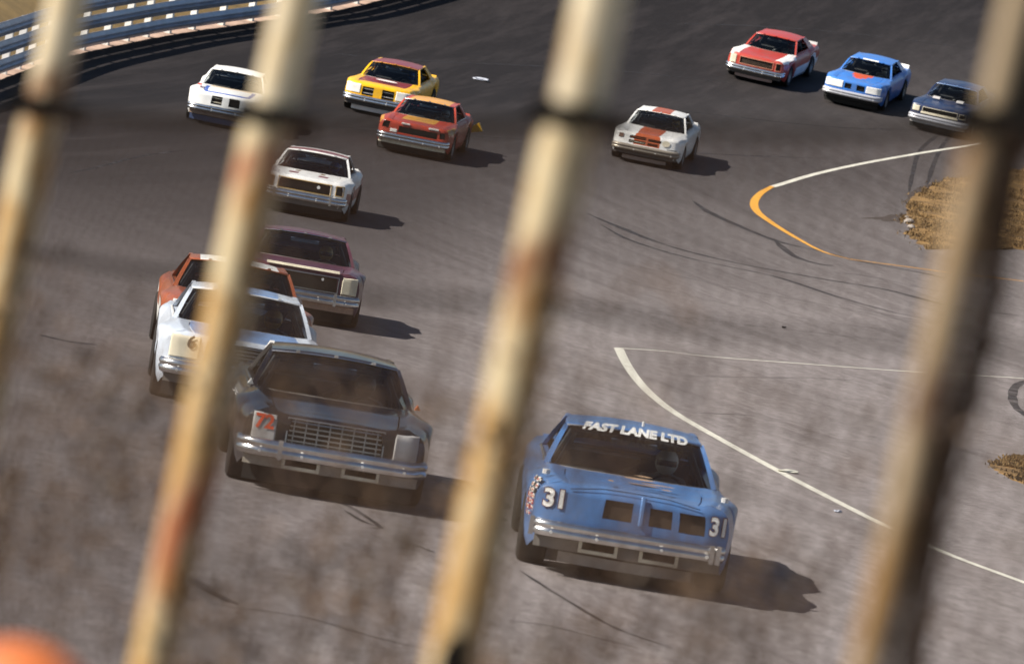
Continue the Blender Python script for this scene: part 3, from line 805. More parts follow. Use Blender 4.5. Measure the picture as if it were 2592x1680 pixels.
    # ---- driver
    if spec.get('driver'):
        hm, lab = spec['driver']
        d = link('person', DRIVER); d.matrix_world = M @ Matrix.Translation((0, 0.38, -DROP + 0.02))
        tag(d, lab, 'person', 'drivers inside the cars')
        ho = mesh('helmet', HELM.v, HELM.f, [hm, m_lens], d, HELM.m); ho.location = (-0.50, 0, 1.0); ho.scale = (0.88, 0.88, 0.88)
    return root, S

def decal_text(root, S, body, y, z, size, m, out=0.017, name='number', offset=0.0, xs=1.0, shear=0.0, back=None):
    """flat lettering lying on the nose panel; image-left is the car's right"""
    if back:
        me = text_mesh(body, size, back, offset + 0.008, shear); wrap_text(name + '_shadow', me, lambda a, b_: S.front_yz(y + a * xs, z + b_, out - 0.002), root)
    me = text_mesh(body, size, m, offset, shear)
    return wrap_text(name, me, lambda a, b_: S.front_yz(y + a * xs, z + b_, out), root)

# ------------------------------------------------------------------ the thirteen cars
hw_ = mat('helmet_white', '#e6e2d8', 0.35); hb_ = mat('helmet_blue', '#2a4a8a', 0.35); hr_ = mat('helmet_red', '#8a2a20', 0.35); hg_ = mat('helmet_gold', '#b08a3a', 0.35)
BLUE = paint('mid_blue', '#4c77ad'); NAVY = mat('paint_navy_black', '#10121c', 0.2, 0, 0.6, 0.5, 0.15, 3.0, '#4a4640'); WHITE = mat('paint_white', '#efeeea', 0.3, 0, 0.2, 0.4, 0.22, 3.0, '#8a8278'); PALEBLUE = paint('pale_blue', '#7fa0cf'); ORANGE = paint('orange', '#a0522f')
MAROON = paint('maroon', '#572a3e'); GOLD = paint('gold', '#d89a3a'); REDORANGE = paint('red_orange', '#b8402a'); YELLOW = paint('yellow', '#f2b705'); WINE = paint('wine', '#7f2f35')
RED = paint('red', '#b03a2e'); FLAME = paint('flame', '#d8542a'); DEEPBLUE = paint('deep_blue', '#182a4c'); TRIMBLUE = paint('trim_blue', '#2f56b0'); COPPER = paint('copper', '#b8572c'); BRIGHTBLUE = paint('bright_blue', '#3a78c8')

# blue 31 -------------------------------------------------------------------------------
car, S = make_car(dict(bw=0.86, at=(1.33, 54.1, 1.3), label='mid blue stock car with number 31 on the nose and three square openings', nose=0.875, bump=0.03, rake=0.05, vee=0.05,
    paint=dict(body=BLUE), holes=[(-0.28, -0.01, 0.635, 0.81, m_grille, (9, 0, m_grille)), (0.155, 0.37, 0.63, 0.795, m_grille, (9, 0, m_grille)), (0.44, 0.685, 0.62, 0.80, m_grille, (9, 0, m_grille))],
    depth=0.03, guards=(-0.90, 0.76, 0.82), slots=[(-0.42, -0.12), (0.14, 0.44)], slot_mat=m_cream, dam=(mat('dam_grey', '#8f8b86', 0.6, n_amt=0.4), 0.17, 0.27, 0.62), bz=0.475, bh=0.075,
    trim=m_chrome, driver=(hw_, 'driver seated inside the blue number 31 car'), clips=()))
decal_text(car, S, '31', -0.725, 0.685, 0.225, m_coverwhite, 0.006, offset=0.008, back=mat('maroon_edge', '#5a1f24', 0.6))
decal_text(car, S, '31', 0.80, 0.66, 0.225, m_coverwhite, 0.006, offset=0.008, xs=0.8, back=mat('maroon_edge', '#5a1f24', 0.6))
me = text_mesh('FAST LANE LTD', 0.125, m_coverwhite, 0.006, 0.12, 1.02)
wrap_text('windshield_lettering', me, lambda a, b_: ws(0.0 + a / 0.60, 0.845 + b_ / 0.47, 0.012), car)
me = text_mesh('FAST LANE LTD', 0.125, mat('lettering_inner', '#3a3d44', 0.6), -0.005, 0.12, 1.02)
wrap_text('windshield_lettering_inner', me, lambda a, b_: ws(0.0 + a / 0.60, 0.845 + b_ / 0.47, 0.014), car)
stk = [mat('sticker_white', '#e8e4da', 0.5), mat('sticker_red', '#c0321e', 0.5), mat('sticker_black', '#26221f', 0.5), mat('sticker_orange', '#d8642a', 0.5)]
zs = [0.80, 0.745, 0.695, 0.645, 0.59, 0.535, 0.48]
for i, z in enumerate(zs):
    g = MB()
    for k in range(4):
        x0 = 2.38 - 0.085 * k; 
        for h0, h1, c in ((0.0, 0.04, 0 if (i + k) % 2 else (1 if i > 2 else 2)),):
            def sp(x, zz):
                v = (zz - S.zb(x)) / (S.zt(x, 1) - S.zb(x)); p = S.side(x, max(0, min(1, v)), -1); p.y -= 0.004; return p
            g.add([sp(x0, z), sp(x0 - 0.085, z), sp(x0 - 0.085, z + 0.043), sp(x0, z + 0.043)], [(0, 1, 2, 3)], c)
            g.add([p + Vector((0, -0.002, 0)) for p in (sp(x0 - 0.02, z + 0.012), sp(x0 - 0.06, z + 0.012), sp(x0 - 0.06, z + 0.03), sp(x0 - 0.02, z + 0.03))], [(0, 1, 2, 3)], (k + i) % 4)
    g.build('sponsor_sticker', stk, car, smooth=False)
g = MB(); g.prism([[S.front_yz(0.055, z, 0.0), S.front_yz(0.10, z, 0.0), S.front_yz(0.09, z, 0.022), S.front_yz(0.065, z, 0.022)] for z in (0.57, 0.66, 0.75, 0.83)], None); g.build('nose_ridge', paint('light_blue', '#5682b8'), car, smooth=False)
for ys_ in ([(-0.6, 0.80), (-0.3, 0.845), (0.0, 0.85), (0.3, 0.845), (0.6, 0.80)],):
    g = MB(); g.tube([S.front_yz(y, z, -0.001) for y, z in ys_], 0.004, 5); g.build('panel_seam', m_dark, car)
# scraped paint and fender corner highlights
scr = mat('bare_primer', '#a98a6a', 0.7, n_amt=0.6, n_scale=12)
for x, u, w, h in ((1.55, 0.05, 0.22, 0.05), (1.85, 0.22, 0.22, 0.03), (2.05, 0.1, 0.28, 0.025), (2.15, -0.28, 0.05, 0.05), (1.2, 0.12, 0.12, 0.04), (2.2, 0.33, 0.08, 0.03)):
    g = MB(); n_ = 10; r = random.Random(int(x * 100)); ring = []
    for k in range(n_):
        t = 2 * PI * k / n_; q = r.uniform(0.5, 1.0); p = S.topp(x + h * math.sin(t) * q * 2, u + w * math.cos(t) * q); ring.append(p + Vector((0, 0, 0.004)))
    g.add(ring, [tuple(range(n_))]); g.build('paint_scrape', scr, car, smooth=False)
for u in (0.97, -0.97):  # white stubs stand in for highlights on the fender corners
    g = MB(); p = S.topp(2.12, u); g.tube([p - Vector((0, 0, 0.02)), p + Vector((0, 0, 0.022))], 0.035, 8); g.build('corner_highlight', m_coverwhite, car)
g = MB(); p = roofp(0.1, 0.0); g.tube([p, p + Vector((0, 0, 0.05))], 0.012, 6); g.build('roof_antenna', m_coverwhite, car)

# navy 72 -------------------------------------------------------------------------------
CHGR = mat('grille_chrome_bars', (0.45, 0.42, 0.38, 1), 0.3, 0.9)
car, S = make_car(dict(bw=0.92, at=(-1.72, 57.75, 4.8), label='dark navy stock car with number 72 on a grey headlight cover', nose=0.815, bump=0.045, rake=0.02, vee=0.06,
    paint=dict(body=NAVY, pale=m_coverwhite), rule=lambda region, x, u, v: 'pale' if region == 'sail' and u < 0 else None, holes=[(-0.47, 0.47, 0.55, 0.785, mat('grille_bronze', '#57493b', 0.5, 0.3), (5, 8, CHGR))], depth=0.06, frame=CHGR,  # image-left sail pillar coloured white in place of a sun reflection
    covers=[(-0.82, -0.585, 0.53, 0.805, m_grey), (0.585, 0.82, 0.53, 0.805, m_grey)], guards=(-0.52,), slots=[(-0.45, -0.14), (0.14, 0.45)], slot_mat=m_cream, bz=0.475, bh=0.085,
    valance_mat=mat('valance_pale', '#a39a8c', 0.6, n_amt=0.5), dam=(m_black, 0.13, 0.28, 0.84), driver=(mat('helmet_brown', '#6a4a38', 0.4), 'driver seated inside the dark navy number 72 car')))
decal_text(car, S, '72', -0.705, 0.665, 0.19, mat('number_orange', '#e0552a', 0.5), 0.0185, offset=0.006)
for u in (-0.97, 0.97):
    g = MB(); p = S.topp(1.0, u); g.prism([[p + Vector((dx, -0.03 * (1 if u > 0 else -1), 0.0)), p + Vector((dx, 0.03 * (1 if u > 0 else -1), 0)), p + Vector((dx, 0, 0.05))] for dx in (-0.05, 0.05)], None); g.build('fender_marker', m_amber if u > 0 else m_coverwhite, car, smooth=False)

# pale number 6 -------------------------------------------------------------------------
def r6(region, x, u, v):
    if region == 'hood' and abs(u) < 0.7: return 'hood'
    if region == 'roof' and abs(u) < 0.55: return 'hood'
car, S = make_car(dict(at=(-3.16, 67.0, 4.5), label='white stock car with pale blue hood and number 6 behind the navy car', nose=0.865, bump=0.03,
    paint=dict(body=mat('paint_silver_white', '#cfd8e4', 0.3, 0, 0.2, 0.4, 0.3, 3.0, '#8a8278'), hood=PALEBLUE), rule=r6, holes=[(-0.45, 0.45, 0.58, 0.82, m_grille, (6, 0, CHGR))],
    covers=[(-0.84, -0.50, 0.58, 0.84, m_cream), (0.50, 0.84, 0.58, 0.84, m_cream)], trim=WHITE, driver=(hg_, 'driver seated inside the white number 6 car')))
decal_text(car, S, '6', -0.60, 0.715, 0.2, mat('number_dark', '#3a3a40', 0.5), 0.0185, offset=0.006)

# orange and white behind it ------------------------------------------------------------
def rD(region, x, u, v):
    if region == 'roof': return 'white' if abs(u) < 0.9 else 'body'
    if region == 'hood' and abs(u) < 0.7: return 'white'
    if region == 'side' and v < 0.45: return 'white'
car, S = make_car(dict(at=(-3.66, 74.2, 5.0), label='orange and white stock car half hidden behind the white number 6 car', nose=0.865, bump=0.03,
    paint=dict(body=ORANGE, white=WHITE), rule=rD, holes=[(-0.45, 0.45, 0.58, 0.82, m_grille, (5, 0, CHGR))],
    covers=[(-0.84, -0.52, 0.58, 0.84, m_coverwhite), (0.52, 0.84, 0.58, 0.84, m_coverwhite)], trim=ORANGE))
decal_text(car, S, '9', -0.68, 0.71, 0.18, mat('number_dark', '#3a3a40', 0.5), 0.0165)

# maroon --------------------------------------------------------------------------------
car, S = make_car(dict(at=(-3.43, 88.4, 3.5), label='maroon stock car with cream headlight cover and wide chrome topped grille', nose=0.865, bump=0.03,
    paint=dict(body=MAROON), holes=[(-0.56, 0.56, 0.58, 0.80, m_grille, (0, 0, CHGR))], frame=CHGR,
    covers=[(-0.86, -0.62, 0.57, 0.83, m_cream), (0.62, 0.86, 0.57, 0.83, m_cream)], guards=(-0.55, 0.55), valance_mat=mat('valance_tan', '#a48a78', 0.6, n_amt=0.4), trim=m_chrome,
    driver=(mat('helmet_tan', '#a8925a', 0.4), 'driver seated inside the maroon car')))
g = MB(); g.prism([[S.front_yz(y, 0.815, 0.0), S.front_yz(y, 0.855, 0.0), S.front_yz(y, 0.85, 0.022), S.front_yz(y, 0.82, 0.022)] for y in (-0.56, -0.3, 0, 0.3, 0.56)], None); g.build('grille_brow', m_cream, car, smooth=False)
for y in (-0.3, 0.32):
    g = MB(); p = S.front_yz(y, 0.70, -0.02); g.tube([p, p + Vector((0.02, 0, 0))], 0.022, 8); g.build('grille_badge', m_coverwhite, car)

# white with gold trim ------------------------------------------------------------------
def rF(region, x, u, v):
    if region == 'hood' and 1.05 < x < 1.35 and (0.2 < abs(u) < 0.42): return 'gold'
    if region == 'hood' and 1.6 < x < 1.95 and (0.2 < abs(u) < 0.5): return 'wine'
    if region == 'roof' and v < 0.45 and v > 0.2: return 'wine'
    if region == 'side' and 0.35 < v < 0.7: return 'wine'
car, S = make_car(dict(at=(-4.77, 121.8, -1.4), label='white stock car with gold framed square headlights behind the maroon car', nose=0.865, bump=0.02,
    paint=dict(body=WHITE, gold=mat('gold_dark', '#6a4f28', 0.5), wine=WINE), rule=rF, holes=[(-0.56, 0.56, 0.59, 0.80, m_grille, (0, 0, CHGR)), (0.68, 0.83, 0.61, 0.80, m_lens, (0, 0, None)), (-0.83, -0.68, 0.61, 0.80, m_lens, (0, 0, None))],
    frame=mat('gold_trim', '#c9a25a', 0.4, 0.3), guards=(0.6, -0.6), trim=WHITE, driver=(hb_, 'driver seated inside the white car with gold trim')))
g = MB(); p = S.front_yz(0.30, 0.665, -0.02); g.tube([p, p + Vector((0.03, 0, 0))], 0.035, 8); g.build('grille_badge', m_coverwhite, car)
g = MB(); ln = []
for k in range(5):
    s_ = -0.12 + 0.36 * k / 4; ln.append([ws(s_, 0.90, 0.012), ws(s_, 0.83, 0.012)])
g.grid(ln, 0, True); g.build('windshield_banner', m_coverwhite, car, smooth=False)

# white with blue trim at the left ------------------------------------------------------
def rG(region, x, u, v):
    if region == 'hood' and (0.6 < abs(u) < 0.7 and x > 1.05 or (abs(u) < 0.7 and x > 2.3)): return 'trim'
    if region == 'hood' and x < 1.1 and abs(u) < 0.6: return 'tan'
car, S = make_car(dict(at=(-7.99, 143.93, -0.6), label='white stock car edged in blue running closest to the guardrail', nose=0.87, bump=0.02,
    paint=dict(body=WHITE, trim=TRIMBLUE, tan=mat('tan_stripe', '#b9a68c', 0.5)), rule=rG, holes=[(-0.37, -0.09, 0.60, 0.81, m_grille, (2, 0, m_cream)), (0.09, 0.37, 0.60, 0.81, m_grille, (0, 0, None))],
    dam=(mat('dam_blue', '#4a5f88', 0.6), 0.14, 0.27, 0.84), trim=WHITE, valance_mat=mat('valance_tan', '#a48a78', 0.6)))
g = MB(); p = S.topp(1.75, -0.86) + Vector((0, 0, 0.005)); g.add([p + Vector((0.22, -0.05, 0)), p + Vector((0.22, 0.06, 0)), p + Vector((-0.22, 0.05, 0.004)), p + Vector((-0.22, -0.05, 0.004))], [(0, 1, 2, 3)]); g.build('fender_sticker', stk[1], car, smooth=False)

# red-orange with gold hood -------------------------------------------------------------
def rH(region, x, u, v):
    if region == 'hood' and abs(u) < 0.45 and x < 1.95: return 'gold'
    if region == 'roof' and abs(u) < 0.9: return 'gold'
    if region == 'side' and v > 0.8 and x > 1.6: return 'gold'
car, S = make_car(dict(at=(-3.09, 145.9, -5.5), label='red orange stock car with a gold hood and roof in front of the yellow car', nose=0.86, bump=0.03,
    paint=dict(body=REDORANGE, gold=GOLD), rule=rH, holes=[(-0.40, 0.62, 0.60, 0.76, m_deepgrille, (0, 0, None)), (0.68, 0.82, 0.62, 0.77, m_lens, (0, 0, None)), (-0.84, -0.66, 0.66, 0.82, m_grille, (0, 0, None))],
    covers=[(-0.60, -0.42, 0.58, 0.66, m_coverwhite)], valance_mat=m_cream, bz=0.47, bh=0.09, driver=(mat('helmet_grey', '#8f9a9c', 0.4), 'driver seated inside the red orange car with gold hood')))
for y0, y1, z0, z1 in ((-0.34, -0.12, 0.765, 0.80), (0.36, 0.62, 0.755, 0.80)):
    g = MB(); g.prism([[S.front_yz(y, z0, 0), S.front_yz(y, z1, 0), S.front_yz(y, z1 - 0.008, 0.02), S.front_yz(y, z0 + 0.008, 0.02)] for y in (y0, (y0 + y1) / 2, y1)], None); g.build('grille_brow', m_coverwhite, car, smooth=False)
g = MB(); g.prism([[(-2.15, 0.93, 0.48), (-2.15, 1.22, 0.56), (-2.15, 1.10, 0.76), (-2.15, 0.95, 0.66)], [(-2.30, 0.93, 0.48), (-2.30, 1.22, 0.56), (-2.30, 1.10, 0.76), (-2.30, 0.95, 0.66)]], None); g.build('bumper_flap', YELLOW, car, smooth=False)

# yellow with wine hood -----------------------------------------------------------------
def rI(region, x, u, v):
    if region == 'hood' and abs(u) < 0.78 and x < 2.1: return 'wine'
    if region == 'roof' and abs(u) < 0.95: return 'wine'
car, S = make_car(dict(at=(-4.36, 154.6, -6.8), label='yellow stock car with wine red hood and white headlight covers', nose=0.88, bump=0.02,
    paint=dict(body=YELLOW, wine=WINE), rule=rI, holes=[(-0.44, -0.12, 0.57, 0.80, m_deepgrille, (2, 0, m_grey)), (0.12, 0.46, 0.56, 0.80, m_deepgrille, (2, 0, m_grey))],
    covers=[(-0.88, -0.48, 0.60, 0.84, m_coverwhite), (0.50, 0.88, 0.58, 0.82, m_coverwhite)], dam=(m_coverwhite, 0.15, 0.27, 0.66), valance_mat=mat('valance_dark', '#4a4540', 0.6), trim=GOLD,
    driver=(hb_, 'driver seated inside the yellow car with wine red hood')))
g = MB(); n_ = 14; ring = [S.topp(1.62 + 0.13 * math.sin(2 * PI * k / n_), 0.06 + 0.34 * math.cos(2 * PI * k / n_)) + Vector((0, 0, 0.005)) for k in range(n_)]
g.add(ring, [tuple(range(n_))]); g.build('hood_lettering_patch', m_coverwhite, car, smooth=False)

# white with copper stripe --------------------------------------------------------------
def rJ(region, x, u, v):
    if region in ('hood', 'roof') and abs(u) < (0.36 if region == 'hood' else 0.4): return 'stripe'
    if region == 'nose' and -0.4 < u < 0.4 and v > 0.45: return 'stripe'
car, S = make_car(dict(at=(2.97, 154.96, -7.0), label='white stock car with a broad copper orange stripe down the middle', nose=0.87, bump=0.02, rake=0.10,
    paint=dict(body=WHITE, stripe=COPPER), rule=rJ, holes=[(-0.50, -0.03, 0.72, 0.80, m_grille, (1, 0, COPPER)), (0.03, 0.40, 0.71, 0.78, m_grille, (1, 0, COPPER)), (-0.50, -0.03, 0.60, 0.68, m_grille, (1, 0, m_cream)), (0.03, 0.32, 0.60, 0.67, m_grille, (1, 0, COPPER)), (0.58, 0.86, 0.575, 0.595, m_dark, (0, 0, None))],
    bumper_mat=mat('bumper_tan', '#8e8476', 0.4, 0.4), valance_mat=mat('valance_dark', '#4a4540', 0.6), dam=(mat('dam_tan', '#9a8a80', 0.6), 0.15, 0.25, 0.6), trim=WHITE, driver=(hg_, 'driver seated inside the white car with the copper stripe')))
g = MB(); g.prism([[S.front_yz(y, 0.66, 0.0), S.front_yz(y, 0.76, 0.0), S.front_yz(y, 0.76, 0.004), S.front_yz(y, 0.66, 0.004)] for y in (-0.78, -0.66)], None); g.build('fender_sticker', mat('sticker_brown', '#8a6a5a', 0.5), car, smooth=False)
g = MB(); n_ = 12; g.add([S.front_yz(0.52 + 0.11 * math.cos(2 * PI * k / n_), 0.68 + 0.08 * math.sin(2 * PI * k / n_), 0.006) for k in range(n_)], [tuple(range(n_))]); g.build('round_patch', m_cream, car, smooth=False)

# red with white fender tops ------------------------------------------------------------
def rK(region, x, u, v):
    if region == 'hood' and abs(u) > 0.7: return 'white'
    if region == 'side' and v > 0.86 and x > 0.8: return 'white'
    if region == 'side' and v < 0.5 and x < 0.8: return 'white'
car, S = make_car(dict(at=(6.56, 178.42, -14.1), label='red stock car with white fender tops leading the far trio', nose=0.875, bump=0.03,
    paint=dict(body=RED, white=WHITE), rule=rK, holes=[(-0.50, 0.56, 0.60, 0.80, m_deepgrille, (6, 0, m_grille)), (0.66, 0.82, 0.59, 0.81, m_lens, (0, 0, None))], frame=mat('salmon_frame', '#c88a70', 0.5),
    covers=[(-0.82, -0.62, 0.57, 0.83, m_cream)], valance_mat=mat('valance_dark', '#4a4540', 0.6), dam=(mat('dam_pink', '#b09a94', 0.6), 0.18, 0.27, 0.6), trim=RED, spoiler_mat=m_grey, spoil=0.07, driver=(hr_, 'driver seated inside the red car with white fenders')))

# bright blue with flame ----------------------------------------------------------------
def rL(region, x, u, v):
    if region == 'hood' and x < 1.9 and abs(u) < 0.12 + 0.30 * (1.9 - x) / 1.0: return 'flame'
car, S = make_car(dict(at=(9.53, 177.09, -12.7), label='bright blue stock car with orange flame on the hood and white headlight covers', nose=0.875, bump=0.02,
    paint=dict(body=BRIGHTBLUE, flame=FLAME), rule=rL, holes=[(-0.27, -0.05, 0.63, 0.79, m_grille, (2, 0, m_deepgrille)), (0.12, 0.38, 0.62, 0.79, m_grille, (2, 0, m_deepgrille))],
    covers=[(-0.88, -0.32, 0.62, 0.83, m_coverwhite), (0.42, 0.88, 0.60, 0.81, m_coverwhite)], bumper_mat=mat('bumper_silver', '#c4c4c8', 0.35, 0.4), dam=(m_black, 0.13, 0.27, 0.84), valance_mat=m_black, trim=BRIGHTBLUE, spoiler_mat=m_coverwhite, spoil=0.09,
    driver=(hw_, 'driver seated inside the bright blue flame car')))
g = MB(); g.grid([[ws(s_, 0.92, 0.012), ws(s_, 0.85, 0.012)] for s_ in (-0.35, -0.1, 0.15, 0.4)], 0, True); g.build('windshield_banner', m_coverwhite, car, smooth=False)

# deep blue at the right ----------------------------------------------------------------
car, S = make_car(dict(at=(12.16, 174.85, -13.5), label='deep blue stock car with cream grille surround, rearmost on the right', nose=0.865, bump=0.01, rake=0.02,
    paint=dict(body=DEEPBLUE), holes=[(-0.52, 0.56, 0.66, 0.79, m_deepgrille, (6, 0, m_lens)), (0.64, 0.82, 0.66, 0.78, m_lens, (0, 0, None))], frame=m_cream,
    covers=[(-0.84, -0.62, 0.64, 0.80, m_cream), (-0.56, 0.60, 0.585, 0.645, m_cream)], bumper_mat=mat('bumper_silver', '#c4c4c8', 0.35, 0.4), valance_mat=m_grey, trim=PALEBLUE, driver=(hg_, 'driver seated inside the deep blue car')))
for u in (-0.42, 0.42):
    g = MB(); p = S.topp(1.25, u); g.prism([[p + Vector((-0.09, dy, 0)), p + Vector((0.09, dy, 0)), p + Vector((0.02, dy, 0.055)), p + Vector((-0.09, dy, 0.05))] for dy in (-0.11, 0.11)], None); g.build('hood_louvre', m_grey, car, smooth=False)

# ------------------------------------------------------------------ litter on the track
def crumple(name, px, size, m, label, seed):
    p = hit(*px); r = random.Random(seed); bm = bmesh.new(); bmesh.ops.create_icosphere(bm, subdivisions=2, radius=1.0)
    for v in bm.verts:
        k = 0.6 + 0.7 * r.random(); v.co = Vector((v.co.x * size[0] * k, v.co.y * size[1] * k, (v.co.z + 0.8) * size[2] * k))
    me = bpy.data.meshes.new(name); bm.to_mesh(me); bm.free(); me.materials.append(m)
    o = link(name, me); o.location = p; o.rotation_euler = (0, 0, r.random() * 3); tag(o, label, 'litter'); return o
m_paper = mat('scrap_paper', '#aeb2bd', 0.8)
crumple('paper_scrap', (1218, 204), (0.13, 0.25, 0.04), m_paper, 'crumpled pale paper scrap on the dark track behind the yellow car', 5)
crumple('paper_scrap', (1996, 1196), (0.07, 0.20, 0.02), m_white, 'small pale scrap lying on the curved white line', 6)
crumple('paper_scrap', (2121, 1296), (0.035, 0.08, 0.015), m_paper, 'tiny pale scrap below the curved white line', 8)
crumple('rubber_scrap', (1984, 830), (0.03, 0.10, 0.02), m_black, 'small black rubber scrap on open grey asphalt', 9)

# ------------------------------------------------------------------ spectator terrace, fence, dry vines
b = MB(); TZ = 4.45
b.box((-6, -8, -1.0), (6, 11.8, TZ)); b.box((-6, 4.2, TZ), (6, 6.3, TZ + 0.26)); b.box((-6, -8, TZ), (6, 4.2, TZ + 0.55)); b.box((-6, -8, TZ + 0.55), (6, 1.4, TZ + 1.15))
o = b.build('terrace', mat('concrete', '#8f8a82', 0.9, n_amt=0.5, n_scale=1.5, bump=0.3), None, smooth=False); tag(o, kind='structure')

fence = bpy.data.objects.new('wire_fence', None); COL.objects.link(fence); fence.location = (0, 7, TZ)
tag(fence, 'rusty cream pipe fence with dark cables and wire mesh close to the camera', 'fence')
FL = fence.location.copy()
def pipe_material(name, base, pale, rust, amount, band=False):
    m = bpy.data.materials.new(name); m.use_nodes = True; nt = m.node_tree; N = nt.nodes; L = nt.links; b = N['Principled BSDF']
    b.inputs['Roughness'].default_value = 0.5; b.inputs['Specular IOR Level'].default_value = 0.5
    tc = N.new('ShaderNodeTexCoord'); mp = N.new('ShaderNodeMapping'); mp.inputs['Scale'].default_value = (1, 1, 0.35); L.new(tc.outputs['Object'], mp.inputs[0])
    n1 = N.new('ShaderNodeTexNoise'); n1.inputs['Scale'].default_value = 20; n1.inputs['Detail'].default_value = 5; L.new(mp.outputs[0], n1.inputs['Vector'])
    n2 = N.new('ShaderNodeTexNoise'); n2.inputs['Scale'].default_value = 15; n2.inputs['Detail'].default_value = 6; n2.noise_dimensions = '4D'; n2.inputs['W'].default_value = 4; L.new(mp.outputs[0], n2.inputs['Vector'])
    r1 = N.new('ShaderNodeValToRGB'); r1.color_ramp.elements[0].position = 0.43; r1.color_ramp.elements[1].position = 0.56; L.new(n1.outputs['Fac'], r1.inputs['Fac'])
    r2 = N.new('ShaderNodeValToRGB'); r2.color_ramp.elements[0].position = 0.62 - amount; r2.color_ramp.elements[1].position = 0.74 - amount; L.new(n2.outputs['Fac'], r2.inputs['Fac'])
    a = N.new('ShaderNodeMix'); a.data_type = 'RGBA'; a.inputs['A'].default_value = lin(base); a.inputs['B'].default_value = lin(pale); L.new(r1.outputs['Color'], a.inputs['Factor'])
    c = N.new('ShaderNodeMix'); c.data_type = 'RGBA'; L.new(a.outputs['Result'], c.inputs['A']); c.inputs['B'].default_value = lin(rust); 
    if band:        # one long rust streak where the paint has gone
        sp_ = N.new('ShaderNodeSeparateXYZ'); L.new(tc.outputs['Object'], sp_.inputs[0])
        zc = CAM.z + (ray(440, 1330) * (7.925 / ray(440, 1330).y)).z - TZ
        d1 = N.new('ShaderNodeMath'); d1.operation = 'SUBTRACT'; L.new(sp_.outputs['Z'], d1.inputs[0]); d1.inputs[1].default_value = zc
        d2 = N.new('ShaderNodeMath'); d2.operation = 'ABSOLUTE'; L.new(d1.outputs[0], d2.inputs[0])
        d3 = N.new('ShaderNodeMapRange'); L.new(d2.outputs[0], d3.inputs[0]); d3.inputs['From Min'].default_value = 0.20; d3.inputs['From Max'].default_value = 0.03; d3.inputs['To Max'].default_value = 0.20
        d4 = N.new('ShaderNodeMath'); d4.operation = 'ADD'; L.new(n2.outputs['Fac'], d4.inputs[0]); L.new(d3.outputs[0], d4.inputs[1]); L.new(d4.outputs[0], r2.inputs['Fac'])
    L.new(r2.outputs['Color'], c.inputs['Factor'])
    L.new(c.outputs['Result'], b.inputs['Base Color']); return m
m_up = pipe_material('cream_pipe', '#a88c58', '#bcae92', '#6e4a28', 0.07)
m_lo = pipe_material('yellowed_pipe', '#a07c46', '#b3a382', '#704420', 0.08)
m_rusty = pipe_material('rusted_pipe', '#a07c46', '#b3a382', '#8e4e2a', 0.05, True)
m_dull = pipe_material('dull_pipe', '#80623a', '#8e7c62', '#50321a', 0.06)
m_wire = mat('dull_wire', '#2a1d14', 0.9, spec=0.1)
m_band = mat('dark_band', '#0b0806', 0.9, spec=0.1)
posts = []
PX = [(115, 270), (690, 290), (1455, 292), (2515, 305)]
base_xy = []
D0 = 9.0
for i, (x, y) in enumerate(PX):
    d = ray(x, y); base_xy.append(CAM + d * ((1 - 0.1195 * i) * D0 / d.y))
stp = base_xy[2] - base_xy[1]
allp = [base_xy[0] * 2 - base_xy[1]] + base_xy + [base_xy[3] * 2 - base_xy[2]]
LEAN = 0.036
def on_post(p, z): return Vector((p.x + LEAN * (z - p.z), p.y, z))
for i, p in enumerate(allp):
    pe = bpy.data.objects.new('post', None); COL.objects.link(pe); pe.parent = fence; pe.location = on_post(p, TZ) - FL
    o0 = on_post(p, TZ)
    rad = 0.032 if i != 4 else 0.0180
    g = MB(); zs_ = [p.z + 0.012 + k * 0.08 for k in range(14)]
    g.tube([on_post(p, z) - o0 for z in zs_], rad, 20); g.build('upper_pipe', m_up if i != 4 else m_dull, pe)
    g = MB(); zs_ = [TZ + (p.z - 0.012 - TZ) * k / 30 for k in range(31)]
    g.tube([on_post(p, z) - o0 + Vector((-0.004, 0, 0)) for z in zs_], rad + 0.002, 20, rads=[(rad + 0.002) * (1 + 0.03 * noise.noise(Vector((i, 0, z * 6)))) for z in zs_]); g.build('lower_pipe', m_rusty if i == 2 else (m_lo if i != 4 else m_dull), pe)
    g = MB(); q = on_post(p, p.z) - o0
    g.tube([q + Vector((0, 0, -0.014)), q + Vector((0, 0, 0.014))], rad + 0.009, 18); g.tube([q + Vector((rad, -0.012, -0.004)), q + Vector((rad + 0.032, -0.016, -0.004))], 0.018, 8); g.tube([q + Vector((-rad - 0.022, -0.012, 0.002)), q + Vector((-rad + 0.004, -0.012, 0.002))], 0.014, 8)
    g.build('clamp', m_band, pe)
    g = MB(); q = Vector((0, 0, zs_[-1] - TZ + 1.1)); 
    if i == 4:
        r = random.Random(3); pts = []; rads = []
        for k in range(60):
            z = TZ + 0.4 + (p.z + 1.0 - TZ - 0.4) * k / 59; w = on_post(p, z) - o0
            pts.append(w + Vector((0.031 + 0.005 * math.sin(k * 0.9), -0.01 + 0.006 * math.cos(k * 0.7), 0))); rads.append(0.0155 + 0.009 * noise.noise(Vector((k * 0.45, 3, 0))))
        g = MB(); g.tube(pts, 0.02, 10, rads=rads); g.build('cable_bundle', m_band, pe)
    if i == 3:
        z = CAM.z + (ray(1140, 1640) * (p.y / ray(1140, 1640).y)).z; q = on_post(p, z) - o0
        g = MB(); g.tube([q + Vector((-0.006, -0.045, 0.024)), q + Vector((-0.008, -0.05, 0.0)), q + Vector((-0.01, -0.05, -0.06)), q + Vector((-0.012, -0.05, -0.10))], 0.018, 10, rads=[0.010, 0.018, 0.019, 0.012]); g.build('rubber_strap', m_band, pe)
